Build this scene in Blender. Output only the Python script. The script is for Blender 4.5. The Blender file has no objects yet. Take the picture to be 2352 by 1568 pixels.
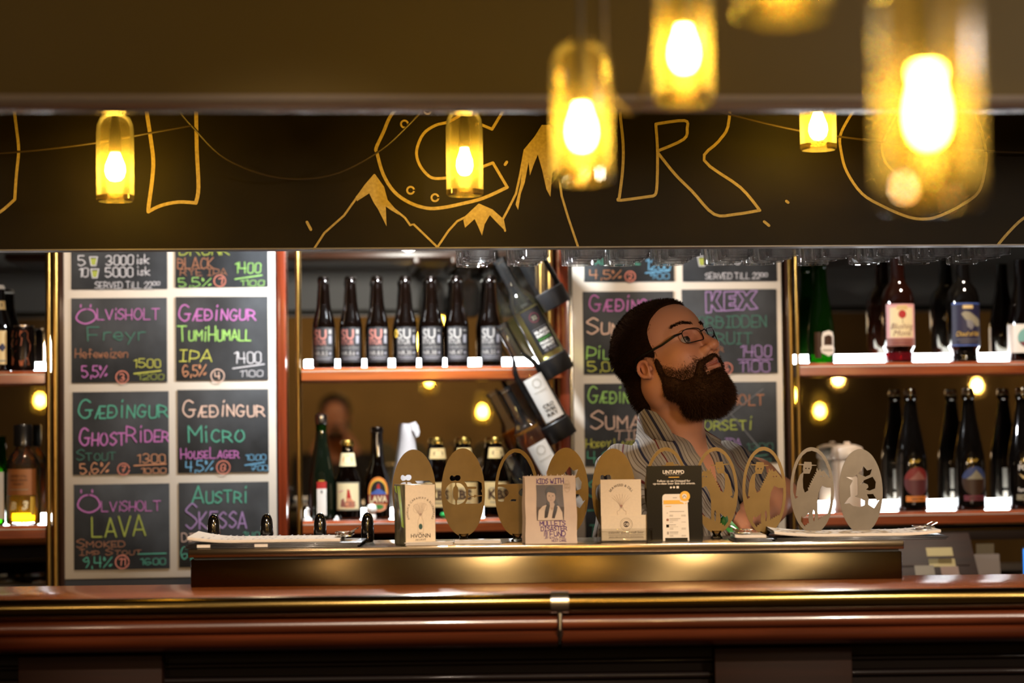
import bpy, bmesh, math, random
import numpy as np
from mathutils import Vector, Matrix
sc = bpy.context.scene
COL = sc.collection
R = math.radians
# ------------------------------------------------------------------ camera
FP, CX, CY = 4900.0, 1176.0, 784.0           # focal length in pixels, image centre (2352x1568)
ZC = 1.416                                    # eye height
cam_d = bpy.data.cameras.new('camera')
cam = bpy.data.objects.new('camera', cam_d)
COL.objects.link(cam); sc.camera = cam
cam_d.sensor_width = 36.0; cam_d.lens = FP / 2352 * 36.0
cam_d.clip_start = 0.05; cam_d.clip_end = 60
_wy = Vector(((770 - CX) / FP, -(990 - CY) / FP, -1.0)).normalized()   # wall normal seen from the camera
_up = Vector((-0.009, 1, 0)); _wz = (_up - _wy * _up.dot(_wy)).normalized()
_wx = _wy.cross(_wz)
CAMR = Matrix((_wx, _wy, _wz))               # camera space -> world space
cam.matrix_world = Matrix.Translation((0, 0, ZC)) @ CAMR.to_4x4()
cam_d.dof.use_dof = True; cam_d.dof.focus_distance = 4.72; cam_d.dof.aperture_fstop = 2.0
# ------------------------------------------------------------------ world, exposure
sc.view_settings.view_transform = 'Standard'; sc.view_settings.look = 'None'
sc.view_settings.gamma = 1.0; sc.view_settings.exposure = 0.0
sc.view_settings.use_curve_mapping = False
w = bpy.data.worlds.new('world'); sc.world = w; w.use_nodes = True
w.node_tree.nodes['Background'].inputs[0].default_value = (1.0, 0.72, 0.45, 1)
w.node_tree.nodes['Background'].inputs[1].default_value = 0.012
try:
    sc.cycles.use_denoising = True; sc.cycles.denoiser = 'OPENIMAGEDENOISE'
    sc.cycles.max_bounces = 24; sc.cycles.transparent_max_bounces = 40
    sc.cycles.glossy_bounces = 5; sc.cycles.diffuse_bounces = 3; sc.cycles.transmission_bounces = 24
    sc.cycles.sample_clamp_indirect = 4.0; sc.cycles.sample_clamp_direct = 0
    sc.cycles.caustics_reflective = False; sc.cycles.caustics_refractive = False
    sc.cycles.blur_glossy = 0.5
except Exception: pass
def light(name, kind, loc, energy, color, size=0.1, target=None, spot=60, blend=.5):
    d = bpy.data.lights.new(name, kind); d.energy = energy; d.color = color
    if kind == 'AREA': d.size = size
    else: d.shadow_soft_size = size
    if kind == 'SPOT': d.spot_size = R(spot); d.spot_blend = blend
    o = bpy.data.objects.new(name, d); COL.objects.link(o); o.location = loc
    if target is not None:
        o.rotation_euler = (Vector(target) - Vector(loc)).to_track_quat('-Z', 'Y').to_euler()
    return o
WARM = (1.0, 0.60, 0.30); NEUT = (1.0, 0.80, 0.62); COOL = (0.93, 0.97, 1.0)
# ceiling spots above the back bar, aimed down its face (hidden by the bulkhead)
light('shelf_lamp', 'POINT', (0.22, 5.43, 1.965), 46, COOL, .025)
light('bar_spot', 'SPOT', (0.20, 5.30, 2.45), 60, COOL, .03, (0.10, 5.75, 1.45), 62, .9)
light('bar_spot', 'SPOT', (-0.62, 5.18, 2.45), 42, NEUT, .03, (-0.50, 5.75, 1.40), 60, .8)
light('bar_spot', 'SPOT', (0.98, 5.18, 2.45), 42, NEUT, .03, (0.95, 5.75, 1.45), 60, .8)
light('bar_spot', 'SPOT', (1.75, 5.2, 2.45), 60, NEUT, .03, (1.6, 5.75, 1.3), 60, .8)
# added fill spots hidden behind the glass rack, brightening the clipboard papers
light('papers_fill', 'SPOT', (1.25, 5.14, 1.93), 22, COOL, .02, (1.15, 4.42, 1.18), 50, .8)
light('papers_fill', 'SPOT', (-.2, 5.14, 1.93), 4, NEUT, .02, (-.35, 4.45, 1.18), 60, .8)
# added unseen fill spot, greying the bulkhead back that the mirrors show
light('bulkhead_fill', 'SPOT', (0.4, 5.66, 2.45), 14, COOL, .02, (0.4, 4.5, 2.0), 110, .8)
# ceiling spots of the room, in front of the bar
light('room_spot', 'SPOT', (-.087, 1.612, 2.62), 420, NEUT, .045, (-.03, 4.1, 1.04), 26, .8)
light('room_spot', 'SPOT', (1.188, 1.507, 2.62), 420, NEUT, .045, (.95, 4.05, 1.04), 26, .8)
# added fill lights in the room, for face, bar fronts and mirrored walls
light('room_fill', 'POINT', (1.75, 1.9, 1.88), 95, (1.0, .84, .68), .10)
light('room_fill', 'POINT', (-1.3, 1.2, 1.80), 40, (1.0, .72, .48), .10)
light('room_fill', 'POINT', (0.5, -4.2, 2.5), 230, (1.0, .62, .22), .15)
# ------------------------------------------------------------------ pixel -> place
AY = math.atan2((CAMR @ Vector((0, 0, -1))).x, (CAMR @ Vector((0, 0, -1))).y)   # camera heading
FWD = Vector((math.sin(AY), math.cos(AY), 0)); RGT = Vector((math.cos(AY), -math.sin(AY), 0))
C0 = Vector((0, 0, ZC))
def ray(px, py): return CAMR @ Vector(((px - CX) / FP, -(py - CY) / FP, -1.0))
def PY(px, py, Y):                            # on a plane parallel to the back wall
    r = ray(px, py); return C0 + r * (Y / r.y)
def PD(px, py, d):                            # on a plane parallel to the bar front
    r = ray(px, py); return C0 + r * (d / r.dot(FWD))
def BU(px, py, d):                            # same, in bar coordinates (along bar, depth, height)
    p = PD(px, py, d); return Vector((p.dot(RGT), p.dot(FWD), p.z))
def bw(u, v, z): return RGT * u + FWD * v + Vector((0, 0, z))   # bar coordinates -> world
# ------------------------------------------------------------------ materials
def srgb(c):
    if isinstance(c, str):
        c = [int(c[i:i + 2], 16) / 255 for i in (0, 2, 4)]
    return tuple((x / 12.92 if x <= .04045 else ((x + .055) / 1.055) ** 2.4) for x in c)
MATS = {}
def mat(name, col, rough=.5, metal=0., var=0., scale=(20, 20, 20), bump=0., coat=0., emit=0., spec=.5, aniso=0., col2=None):
    if name in MATS: return MATS[name]
    m = bpy.data.materials.new(name); m.use_nodes = True; MATS[name] = m
    nt = m.node_tree; N = nt.nodes; L = nt.links; p = N['Principled BSDF']
    c = srgb(col)
    p.inputs['Base Color'].default_value = (*c, 1); p.inputs['Roughness'].default_value = rough
    p.inputs['Metallic'].default_value = metal; p.inputs['Coat Weight'].default_value = coat
    p.inputs['Coat Roughness'].default_value = .08; p.inputs['Specular IOR Level'].default_value = spec
    if aniso:
        p.inputs['Anisotropic'].default_value = aniso
    if emit:
        p.inputs['Emission Color'].default_value = (*c, 1); p.inputs['Emission Strength'].default_value = emit
    if var or bump:
        tc = N.new('ShaderNodeTexCoord'); mp = N.new('ShaderNodeMapping'); mp.inputs['Scale'].default_value = scale
        nz = N.new('ShaderNodeTexNoise'); nz.inputs['Scale'].default_value = 1; nz.inputs['Detail'].default_value = 5
        L.new(tc.outputs['Object'], mp.inputs[0]); L.new(mp.outputs[0], nz.inputs[0])
        if var:
            rp = N.new('ShaderNodeValToRGB'); rp.color_ramp.elements[0].position = .3; rp.color_ramp.elements[1].position = .7
            c2 = srgb(col2) if col2 else tuple(x * (1 - var) for x in c)
            rp.color_ramp.elements[0].color = (*c2, 1); rp.color_ramp.elements[1].color = (*c, 1)
            L.new(nz.outputs[0], rp.inputs[0]); L.new(rp.outputs[0], p.inputs['Base Color'])
        if bump:
            b = N.new('ShaderNodeBump'); b.inputs['Strength'].default_value = bump; b.inputs['Distance'].default_value = .002
            L.new(nz.outputs[0], b.inputs['Height']); L.new(b.outputs[0], p.inputs['Normal'])
    return m
def glass(name, tint, refl=.12, rough=.02, milk=0., milkcol=(1, 1, 1)):
    """thin-walled glass: tinted see-through with edge reflections, optionally dusty"""
    if name in MATS: return MATS[name]
    m = bpy.data.materials.new(name); m.use_nodes = True; MATS[name] = m
    nt = m.node_tree; N = nt.nodes; L = nt.links; N.remove(N['Principled BSDF'])
    out = N['Material Output']; tr = N.new('ShaderNodeBsdfTransparent'); gl = N.new('ShaderNodeBsdfGlossy')
    tr.inputs[0].default_value = (*tint, 1); gl.inputs['Roughness'].default_value = rough
    lw = N.new('ShaderNodeLayerWeight'); lw.inputs[0].default_value = refl
    mx = N.new('ShaderNodeMixShader'); L.new(lw.outputs['Fresnel'], mx.inputs[0])
    src = tr
    if milk:
        tl = N.new('ShaderNodeBsdfTranslucent'); df = N.new('ShaderNodeBsdfDiffuse')
        tl.inputs[0].default_value = (*milkcol, 1); df.inputs[0].default_value = (*milkcol, 1)
        a = N.new('ShaderNodeMixShader'); L.new(tl.outputs[0], a.inputs[1]); L.new(df.outputs[0], a.inputs[2])
        b = N.new('ShaderNodeMixShader'); b.inputs[0].default_value = milk
        L.new(tr.outputs[0], b.inputs[1]); L.new(a.outputs[0], b.inputs[2]); src = b
    L.new(src.outputs[0], mx.inputs[1]); L.new(gl.outputs[0], mx.inputs[2]); L.new(mx.outputs[0], out.inputs[0])
    return m
def emis(name, col, s):
    if name in MATS: return MATS[name]
    m = bpy.data.materials.new(name); m.use_nodes = True; MATS[name] = m
    nt = m.node_tree; nt.nodes.remove(nt.nodes['Principled BSDF'])
    e = nt.nodes.new('ShaderNodeEmission'); e.inputs[0].default_value = (*col, 1); e.inputs[1].default_value = s
    nt.links.new(e.outputs[0], nt.nodes['Material Output'].inputs[0]); return m
def wood(name, c1, c2, rough=.3, coat=.4, axis='X', sc_=1.):
    s = {'X': (3, 60, 60), 'Z': (60, 60, 3), 'Y': (60, 3, 60)}[axis]
    return mat(name, c1, rough, 0, .5, tuple(k * sc_ for k in s), .05, coat, col2=c2)
# ------------------------------------------------------------------ mesh builder
class MB:
    def __init__(s): s.v = []; s.f = []; s.m = []
    def add(s, vs, fs, mi=0, M=None):
        o = len(s.v)
        for p in vs:
            p = Vector(p)
            s.v.append(tuple(M @ p) if M is not None else tuple(p))
        for f in fs: s.f.append(tuple(i + o for i in f)); s.m.append(mi)
        return s
    def box(s, c, d, mi=0, bev=0., M=None, seg=2):
        bm = bmesh.new(); bmesh.ops.create_cube(bm, size=1)
        for v in bm.verts: v.co = Vector((v.co.x * d[0] + c[0], v.co.y * d[1] + c[1], v.co.z * d[2] + c[2]))
        if bev: bmesh.ops.bevel(bm, geom=bm.edges[:], offset=bev, segments=seg, affect='EDGES', profile=.5)
        bm.verts.index_update()
        s.add([v.co for v in bm.verts], [[v.index for v in f.verts] for f in bm.faces], mi, M); bm.free(); return s
    def lathe(s, prof, n=32, c=(0, 0, 0), mi=0, M=None, a0=0., a1=2 * math.pi, capb=False, capt=False):
        full = abs(a1 - a0 - 2 * math.pi) < 1e-6; k = n if full else n + 1; vs = []; fs = []
        for r, z in prof:
            for i in range(k):
                a = a0 + (a1 - a0) * i / n; vs.append((c[0] + r * math.cos(a), c[1] + r * math.sin(a), c[2] + z))
        for j in range(len(prof) - 1):
            for i in range(n):
                i2 = (i + 1) % k if full else i + 1
                fs.append((j * k + i, j * k + i2, (j + 1) * k + i2, (j + 1) * k + i))
        if capb: fs.append(tuple(reversed(range(k))))
        if capt: fs.append(tuple(range((len(prof) - 1) * k, len(prof) * k)))
        return s.add(vs, fs, mi, M)
    def tube(s, pts, r, n=10, mi=0, cap=True, M=None):
        pts = [Vector(p) for p in pts]; vs = []; fs = []; rr = r if hasattr(r, '__len__') else [r] * len(pts)
        t0 = (pts[1] - pts[0]).normalized(); a = Vector((0, 0, 1)) if abs(t0.z) < .9 else Vector((1, 0, 0))
        nrm = (a - t0 * a.dot(t0)).normalized()
        for i, p in enumerate(pts):
            t = (pts[min(i + 1, len(pts) - 1)] - pts[max(i - 1, 0)]).normalized()
            nrm = (nrm - t * nrm.dot(t)).normalized(); b = t.cross(nrm)
            for k in range(n):
                q = 2 * math.pi * k / n; vs.append(p + (nrm * math.cos(q) + b * math.sin(q)) * rr[i])
        for i in range(len(pts) - 1):
            for k in range(n):
                fs.append((i * n + k, i * n + (k + 1) % n, (i + 1) * n + (k + 1) % n, (i + 1) * n + k))
        if cap: fs.append(tuple(reversed(range(n)))); fs.append(tuple(range((len(pts) - 1) * n, len(pts) * n)))
        return s.add(vs, fs, mi, M)
    def extr(s, prof, x0, x1, mi=0, M=None, cap=True):   # profile [(y,z)] swept along x
        n = len(prof); vs = [(x0, y, z) for y, z in prof] + [(x1, y, z) for y, z in prof]
        fs = [(i, (i + 1) % n, n + (i + 1) % n, n + i) for i in range(n)]
        if cap: fs += [tuple(reversed(range(n))), tuple(range(n, 2 * n))]
        return s.add(vs, fs, mi, M)
    def ellipsoid(s, c, r, mi=0, nu=20, nv=12, M=None):
        pr = []
        vs = []; fs = []
        for j in range(nv + 1):
            t = math.pi * j / nv
            for i in range(nu):
                a = 2 * math.pi * i / nu
                vs.append((c[0] + r[0] * math.sin(t) * math.cos(a), c[1] + r[1] * math.sin(t) * math.sin(a), c[2] - r[2] * math.cos(t)))
        for j in range(nv):
            for i in range(nu): fs.append((j * nu + i, j * nu + (i + 1) % nu, (j + 1) * nu + (i + 1) % nu, (j + 1) * nu + i))
        return s.add(vs, fs, mi, M)
    def ribbon(s, pts, wd, mi=0, y=0., rnd=True, fn=None):  # flat stroke in the xz plane facing -y
        f = fn or (lambda x, z, dy: (x, y - dy, z))
        q = [pts[0]]
        for p in pts[1:]:
            if math.hypot(p[0] - q[-1][0], p[1] - q[-1][1]) > wd * .02: q.append(p)
        if len(q) < 2: return s
        runs = []; cur = [q[0]]
        for i in range(1, len(q)):
            cur.append(q[i])
            if i < len(q) - 1:
                a = (q[i][0] - q[i - 1][0], q[i][1] - q[i - 1][1]); b = (q[i + 1][0] - q[i][0], q[i + 1][1] - q[i][1])
                c = (a[0] * b[0] + a[1] * b[1]) / (math.hypot(*a) * math.hypot(*b) + 1e-12)
                if c < .45: runs.append(cur); cur = [q[i]]
        runs.append(cur)
        for r in runs:
            s.rc = getattr(s, 'rc', 0) + 1; dy = .00006 * (s.rc % 7); n = len(r); P = []
            for i in range(n):
                a = r[max(i - 1, 0)]; b = r[min(i + 1, n - 1)]; dx, dz = b[0] - a[0], b[1] - a[1]; l = math.hypot(dx, dz) + 1e-12
                nx, nz = -dz / l * wd / 2, dx / l * wd / 2
                P += [f(r[i][0] - nx, r[i][1] - nz, dy), f(r[i][0] + nx, r[i][1] + nz, dy)]
            s.add(P, [(2 * i, 2 * i + 2, 2 * i + 3, 2 * i + 1) for i in range(n - 1)], mi)
            if rnd:
                for (e, o) in ((r[0], r[1]), (r[-1], r[-2])):
                    a0 = math.atan2(e[1] - o[1], e[0] - o[0])
                    s.add([f(e[0] + wd / 2 * math.cos(a0 + (k / 4 - .5) * math.pi), e[1] + wd / 2 * math.sin(a0 + (k / 4 - .5) * math.pi), dy) for k in range(5)], [tuple(range(5))], mi)
        return s
    def poly(s, pts, mi=0, y=0., fn=None):                 # filled flat outline in the xz plane
        f = fn or (lambda x, z, dy: (x, y, z))
        from mathutils.geometry import tessellate_polygon
        tr = tessellate_polygon([[Vector((p[0], p[1], 0)) for p in pts]])
        return s.add([f(p[0], p[1], 0) for p in pts], [tuple(t) for t in tr], mi)
    def text(s, st, x, z, h, mi=0, y=0., bold=0., w=None, align='c', fn=None, rot=0., italic=0.):
        vs, fs, x0, x1 = font_mesh(st, bold)
        k = h / .7; kx = k if w is None else w / max(1e-6, x1 - x0)
        off = {'c': -(x0 + x1) / 2, 'l': -x0, 'r': -x1}[align]
        f = fn or (lambda a, b, dy: (a, y, b)); cr, sr = math.cos(rot), math.sin(rot)
        P = []
        for (a, b) in vs:
            a2 = (a + off) * kx + italic * b * k; b2 = b * k
            P.append(f(x + a2 * cr - b2 * sr, z + a2 * sr + b2 * cr, 0))
        return s.add(P, fs, mi)
    def build(s, name, mats, parent=None, smooth=True, ang=40, loc=None, rz=None):
        me = bpy.data.meshes.new(name); me.from_pydata(s.v, [], s.f)
        if not isinstance(mats, (list, tuple)): mats = [mats]
        for m in mats: me.materials.append(m)
        me.polygons.foreach_set('material_index', s.m)
        if smooth:
            me.polygons.foreach_set('use_smooth', [True] * len(s.f)); me.set_sharp_from_angle(angle=R(ang))
        me.update()
        o = bpy.data.objects.new(name, me); COL.objects.link(o)
        if parent is not None: o.parent = parent
        if loc is not None: o.location = loc
        if rz is not None: o.rotation_euler.z = rz
        return o
_FC = {}
def font_mesh(st, bold=0.):
    k = (st, bold)
    if k not in _FC:
        cu = bpy.data.curves.new('t', 'FONT'); cu.body = st; cu.size = 1; cu.offset = bold; cu.resolution_u = 3
        o = bpy.data.objects.new('t', cu); COL.objects.link(o)
        dg = bpy.context.evaluated_depsgraph_get(); me = o.evaluated_get(dg).to_mesh()
        vs = [(v.co.x, v.co.y) for v in me.vertices]; fs = [tuple(p.vertices) for p in me.polygons]
        o.evaluated_get(dg).to_mesh_clear(); bpy.data.objects.remove(o); bpy.data.curves.remove(cu)
        xs = [v[0] for v in vs] or [0, 1]
        _FC[k] = (vs, fs, min(xs), max(xs))
    return _FC[k]
# ------------------------------------------------------------------ things
def tag(o, label=None, cat=None, group=None, kind=None):
    if label: o['label'] = label
    if cat: o['category'] = cat
    if group: o['group'] = group
    if kind: o['kind'] = kind
    return o
def thing(name, loc=(0, 0, 0), rz=0., label=None, cat=None, group=None):
    o = bpy.data.objects.new(name, None); COL.objects.link(o); o.empty_display_size = .05
    o.location = loc; o.rotation_euler.z = rz
    return tag(o, label, cat, group)
def copy_tree(o, loc, rz=None, label=None, group=None):
    c = o.copy(); COL.objects.link(c); c.location = loc
    if rz is not None: c.rotation_euler.z = rz
    if label: c['label'] = label
    if group: c['group'] = group
    for ch in o.children:
        d = ch.copy(); COL.objects.link(d); d.parent = c; d.matrix_parent_inverse = ch.matrix_parent_inverse
        for g in ch.children:
            e = g.copy(); COL.objects.link(e); e.parent = d
    return c
BR = -AY                                       # rotation of everything standing on the bar
ORD = ['first', 'second', 'third', 'fourth', 'fifth', 'sixth', 'seventh', 'eighth', 'ninth', 'tenth', 'eleventh', 'twelfth']
# ------------------------------------------------------------------ handwriting: stroke letters on a 10x10 grid, base line 2, cap line 9
GL = {
'A': '02 39 62|14 54', 'B': '02 09|~09 48 57 46 06|~06 46 65 54 42 12 02', 'C': '~58 39 18 05 13 32 53', 'D': '02 09|~09 39 58 65 53 32 02',
'E': '59 09 02 52|05 45', 'F': '59 09 02|05 45', 'G': '~58 39 18 05 13 32 53 55|35 65', 'H': '09 02|59 52|05 55', 'I': '29 22|09 49|02 42',
'J': '49 43 22 03', 'K': '09 02|59 05 52', 'L': '09 02 52', 'M': '02 09 35 69 62', 'N': '02 09 52 59', 'O': '~39 18 05 13 32 53 65 58 39',
'P': '02 09|~09 48 57 55 34 04', 'Q': '~39 18 05 13 32 53 65 58 39|44 62', 'R': '02 09|~09 48 57 56 35 05|35 62', 'S': '~58 39 18 07 26 45 54 43 22 03',
'T': '09 69|39 32', 'U': '~09 04 12 32 53 59', 'V': '09 32 69', 'W': '09 22 36 52 79', 'X': '09 52|59 02', 'Y': '09 36 69|36 32', 'Z': '09 59 02 52',
'0': '~29 08 05 03 22 43 46 48 29', '1': '08 29 22', '2': '~07 18 39 57 45 13 02|02 52', '3': '~08 29 48 46 25|~25 54 43 22 03', '4': '09 05 55|49 42',
'5': '49 09 06|~06 36 54 43 22 03', '6': '~48 29 07 04 22 43 54 45 25 04', '7': '09 59 22|15 45', '8': '~25 07 18 39 57 35 05 03 22 43 54 25',
'9': '~47 26 07 18 39 47 45 22', '%': '69 02|~18 09 07 17 18|~54 43 53 64 54', ',': '13 11', '.': '12 13', '!': '19 14|12 13', '-': '05 45', '&': '~62 17 28 37 04 13 32 55', '/': '59 02',
"'": '09 07', '+': '05 45|27 23', ':': '13 14|16 17',
'a': '~46 16 04 22 43|46 42', 'e': '04 44|~44 36 16 04 13 32 43', 'f': '~48 29 27 22|05 45', 'h': '09 02|~05 26 45 42', 'i': '16 12|18 19', 'k': '09 02|46 04 42', 'm': '06 02|~05 16 25 22|~25 46 65 62', 'n': '06 02|~05 26 45 42',
'r': '06 02|~05 16 36', 's': '~45 26 15 24 33 22 03', 't': '28 22|06 46', 'u': '~06 03 22 43|46 42', 'w': '06 12 25 32 46', 'y': '06 23|46 10', 'z': '06 46 02 42', 'd': '~46 16 04 22 43|49 42', 'l': '09 02', 'g': '~46 16 04 23 44|~46 41 20 01', 'o': '~26 05 13 32 44 46 26', 'c': '~46 26 05 03 22 43', 'p': '06 00|~05 26 45 33 03', 'b': '09 02|~05 26 44 32 02', 'v': '06 22 46', 'x': '06 42|46 02', 'q': '~46 16 04 22 43|46 40',
}
def smooth_pts(p, n=4):
    if len(p) < 3: return p
    closed = p[0] == p[-1]; q = []
    for i in range(len(p) - 1):
        p0 = p[i - 1] if i > 0 else (p[-2] if closed else p[0]); p1 = p[i]; p2 = p[i + 1]
        p3 = p[i + 2] if i + 2 < len(p) else (p[1] if closed else p[-1])
        for k in range(n):
            t = k / n
            q.append(tuple(.5 * (2 * p1[a] + (p2[a] - p0[a]) * t + (2 * p0[a] - 5 * p1[a] + 4 * p2[a] - p3[a]) * t * t + (3 * p1[a] - p0[a] - 3 * p2[a] + p3[a]) * t ** 3) for a in (0, 1)))
    q.append(p[-1]); return q
SPECIAL = {'Ö': ('O', '1a 1b|4a 4b'), 'Æ': None, 'Ð': ('D', '05 35'), 'É': ('E', '2a 4b')}
def glyph(c):
    if c == 'Æ': return [[(0, 2), (3, 9), (3, 2), (7, 2)], [(3, 9), (7, 9)], [(1, 4.6), (6, 5)]], 7
    add = ''
    if c in SPECIAL: c, add = SPECIAL[c]
    g = GL.get(c)
    if g is None: return [], 3
    out = []; mx = 0
    for st in (g + ('|' + add if add else '')).split('|'):
        sm = st.startswith('~'); st = st.lstrip('~')
        p = [(int(t[0]), int(t[1], 16)) for t in st.split()]
        mx = max(mx, max(a for a, b in p))
        out.append(smooth_pts(p) if sm else p)
    return out, mx
def script_strokes(s, mode='caps', seed=0):
    """returns strokes in units of cap height (0..1), total width"""
    rnd = random.Random(hash(s) % 9999 if False else sum(ord(c) * (i + 3) for i, c in enumerate(s)) + seed); x = 0.; out = []
    for c in s:
        if c == ' ': x += .45; continue
        k = 1.0; cc = c
        if mode == 'caps' and c.islower() or c in 'ñ':
            if c == 'i': k = 1.0
            elif c in 'æðö': cc = c.upper(); k = .68
            else: cc = c.upper(); k = .68
        st, wd = glyph(cc)
        if mode == 'caps' and c == 'i': st = [[(1, 6.6), (1, 2)], [(1, 8.2), (1.3, 8.8)]]; wd = 2
        jx = rnd.uniform(-.03, .03); jz = rnd.uniform(-.03, .03); sh = rnd.uniform(-.06, .1); kk = k * rnd.uniform(.95, 1.05)
        for p in st:
            out.append([(x + jx + (a / 7) * kk + sh * (b - 2) / 7 * kk, (b - 2) / 7 * kk + jz) for a, b in p])
        x += (wd / 7) * kk + .17 * (.8 + .4 * k)
    return out, x - .17
def write(mb, s, x0, x1, z0, h, wd, mi, mode='caps', tilt=0., y=0., fn=None, seed=0):
    """hand-written line from x0 to x1 on base line z0 with cap height h"""
    st, tw = script_strokes(s, mode, seed); k = (x1 - x0) / max(tw, .01)
    for p in st:
        mb.ribbon([(x0 + a * k, z0 + b * h + (a * k) * tilt) for a, b in p], wd, mi, y, True, fn)
def circ(x, z, rx, rz=None, n=20, a0=0., a1=2 * math.pi):
    rz = rz or rx
    return [(x + rx * math.cos(a0 + (a1 - a0) * i / n), z + rz * math.sin(a0 + (a1 - a0) * i / n)) for i in range(n + 1)]
# ------------------------------------------------------------------ the room
M_wallb = mat('plaster_brown', '5a4a34', .8, var=.3, scale=(3, 3, 3))
M_dark = mat('dark_paint', '1d1813', .7)
M_floor = mat('floor_boards', '4a2f1c', .5, var=.4, scale=(4, 40, 4))
M_ceil = mat('ceiling_paint', '6b5a40', .8)
def struct(name, mb, m, **k): return tag(mb.build(name, m, None, **k), kind='structure')
struct('floor', MB().box((.6, .2, -.05), (8.4, 12.4, .1)), M_floor)
struct('ceiling', MB().box((.6, .2, 2.77), (8.4, 12.4, .1)), M_ceil)
struct('wall_back', MB().box((.6, 5.98, 1.36), (8.4, .1, 2.72)), M_dark)
struct('wall_front', MB().box((.6, -5.95, 1.36), (8.4, .1, 2.72)), M_wallb)
struct('wall_left', MB().box((-3.55, .2, 1.36), (.1, 12.2, 2.72)), M_wallb)
struct('wall_right', MB().box((4.75, .2, 1.36), (.1, 12.2, 2.72)), M_wallb)
# hanging beam in front of the bulkhead
M_beam = mat('beam_olive', '3d3002', .6, spec=.2, var=.12, scale=(2, 2, 2))
M_trim = mat('beam_trim', '8a8078', .22, .5)
zb = PY(1176, 247, 3.42).z
b = MB().box((.6, 3.42, (zb + 2.72) / 2 + .006), (7.6, .10, 2.72 - zb - .012), bev=.004)
beam = struct('trim_1', b, M_beam)
pr = [(3.42 + .058 * math.cos(a), zb + .012 + .020 * math.sin(a)) for a in [math.pi + math.pi * i / 12 for i in range(13)]]
bt = MB().extr(pr, -3.2, 4.4).build('trim_edge', M_trim, beam); tag(bt, 'pale rounded lower edge')
# ------------------------------------------------------------------ chalkboard bulkhead above the bar
YB = 4.50
zbb = PY(1176, 569, YB).z
bulk = thing('chalkboard_bulkhead', (0.5, YB, zbb), 0, 'long black chalkboard hung over the bar with yellow outlined letters and snowy peaks', 'chalkboard')
M_cb = mat('chalkboard_black', '1a1303', .6, spec=.15, var=.35, scale=(6, 6, 6), col2='100b02')
M_alu = mat('aluminium', 'b9b4b0', .3, .9)
M_chy = mat('chalk_cream', 'b5a066', .9, var=.3, scale=(160, 160, 160))  # white chalk, with the yellow of the lamps put into its colour
MB().box((0, .02, (2.72 - zbb) / 2), (6.6, .04, 2.72 - zbb)).build('board', M_cb, bulk)
MB().box((0, .044, (2.72 - zbb) / 2 + .01), (6.6, .006, 2.70 - zbb)).build('back_panel', mat('bulkhead_back', '5d5a58', .7), bulk)
MB().box((0, .018, .0004), (6.6, .05, .0028)).build('edge_strip', mat('edge_grey', '6e6a68', .45, .3), bulk)
mb = MB()
def bp(p): q = PY(p[0], p[1], YB); return (q.x - .5, q.z - zbb)
def chalk(pts, w=.0062, sm=True):
    P = [bp(p) for p in pts]; mb.ribbon(smooth_pts(P, 4) if sm else P, w, 0, -.0012)
def part(nm):
    global mb
    mb.build(nm, M_chy, bulk, smooth=False); mb = MB()
chalk([(28, 215), (32, 248), (38, 295), (43, 345), (38, 400), (34, 458)]); chalk([(34, 458), (0, 487), (-40, 505)])
part('chalk_letter')
chalk([(333, 215), (336, 250), (345, 310), (352, 365), (350, 410), (342, 470), (341, 486)], .008); chalk([(341, 486), (370, 472), (410, 464), (450, 466)], .007)
chalk([(450, 466), (456, 430), (452, 340), (450, 215)], .008)
part('chalk_letter')
chalk([(940, 225), (900, 262), (880, 305), (864, 340), (866, 352), (880, 400), (905, 440), (940, 465), (980, 478), (1015, 477), (1060, 468), (1110, 455), (1165, 430)], .007)
chalk([(1165, 430), (1132, 374), (1095, 388)], .006, False)
chalk([(1062, 262), (1030, 280), (1000, 288), (972, 308), (957, 345), (962, 375), (980, 400), (1000, 410), (1040, 407)], .006)
chalk([(1172, 225), (1155, 256), (1130, 297), (1100, 284)], .006, False)
for c, r_ in (((929, 285), 8), ((943, 437), 8), ((999, 454), 8), ((982, 254), 8)):
    chalk([(c[0] + r_ * math.cos(k * .63), c[1] + r_ * math.sin(k * .63)) for k in range(11)], .004)
part('chalk_letter')
chalk([(721, 572), (745, 535), (790, 495), (815, 460), (840, 425), (860, 402), (880, 430), (888, 460), (905, 480), (930, 500), (942, 517), (950, 515), (1003, 566)], .0045, False)
PK = ([(817, 452), (859, 400), (880, 430), (890, 466), (917, 494), (897, 482), (886, 474), (888, 520), (868, 480), (858, 465), (848, 444), (820, 462)],
      [(1064, 505), (1100, 470), (1128, 480), (1155, 503), (1161, 531), (1140, 510), (1125, 494), (1113, 515), (1107, 541), (1098, 520), (1090, 503), (1068, 523)],
      [(1205, 345), (1232, 315), (1246, 288), (1260, 290), (1270, 325), (1280, 385), (1268, 398), (1264, 452), (1255, 435), (1245, 390), (1235, 355), (1225, 380), (1217, 403), (1214, 372), (1205, 420), (1196, 445), (1190, 482), (1184, 470), (1195, 425), (1200, 385)])
mb.poly([bp(p) for p in PK[0]], 0, -.0014); part('chalk_peak')
chalk([(1003, 570), (1030, 530), (1050, 508), (1070, 498), (1100, 470), (1130, 483), (1155, 505), (1160, 530)], .0045, False)
mb.poly([bp(p) for p in PK[1]], 0, -.0014); part('chalk_peak')
chalk([(1155, 503), (1170, 475), (1185, 445), (1195, 400), (1205, 345), (1230, 315), (1246, 289), (1262, 290), (1270, 320), (1280, 380), (1290, 450), (1305, 500), (1328, 568)], .0048, False)
mb.poly([bp(p) for p in PK[2]], 0, -.0014); part('chalk_peak')
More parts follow.
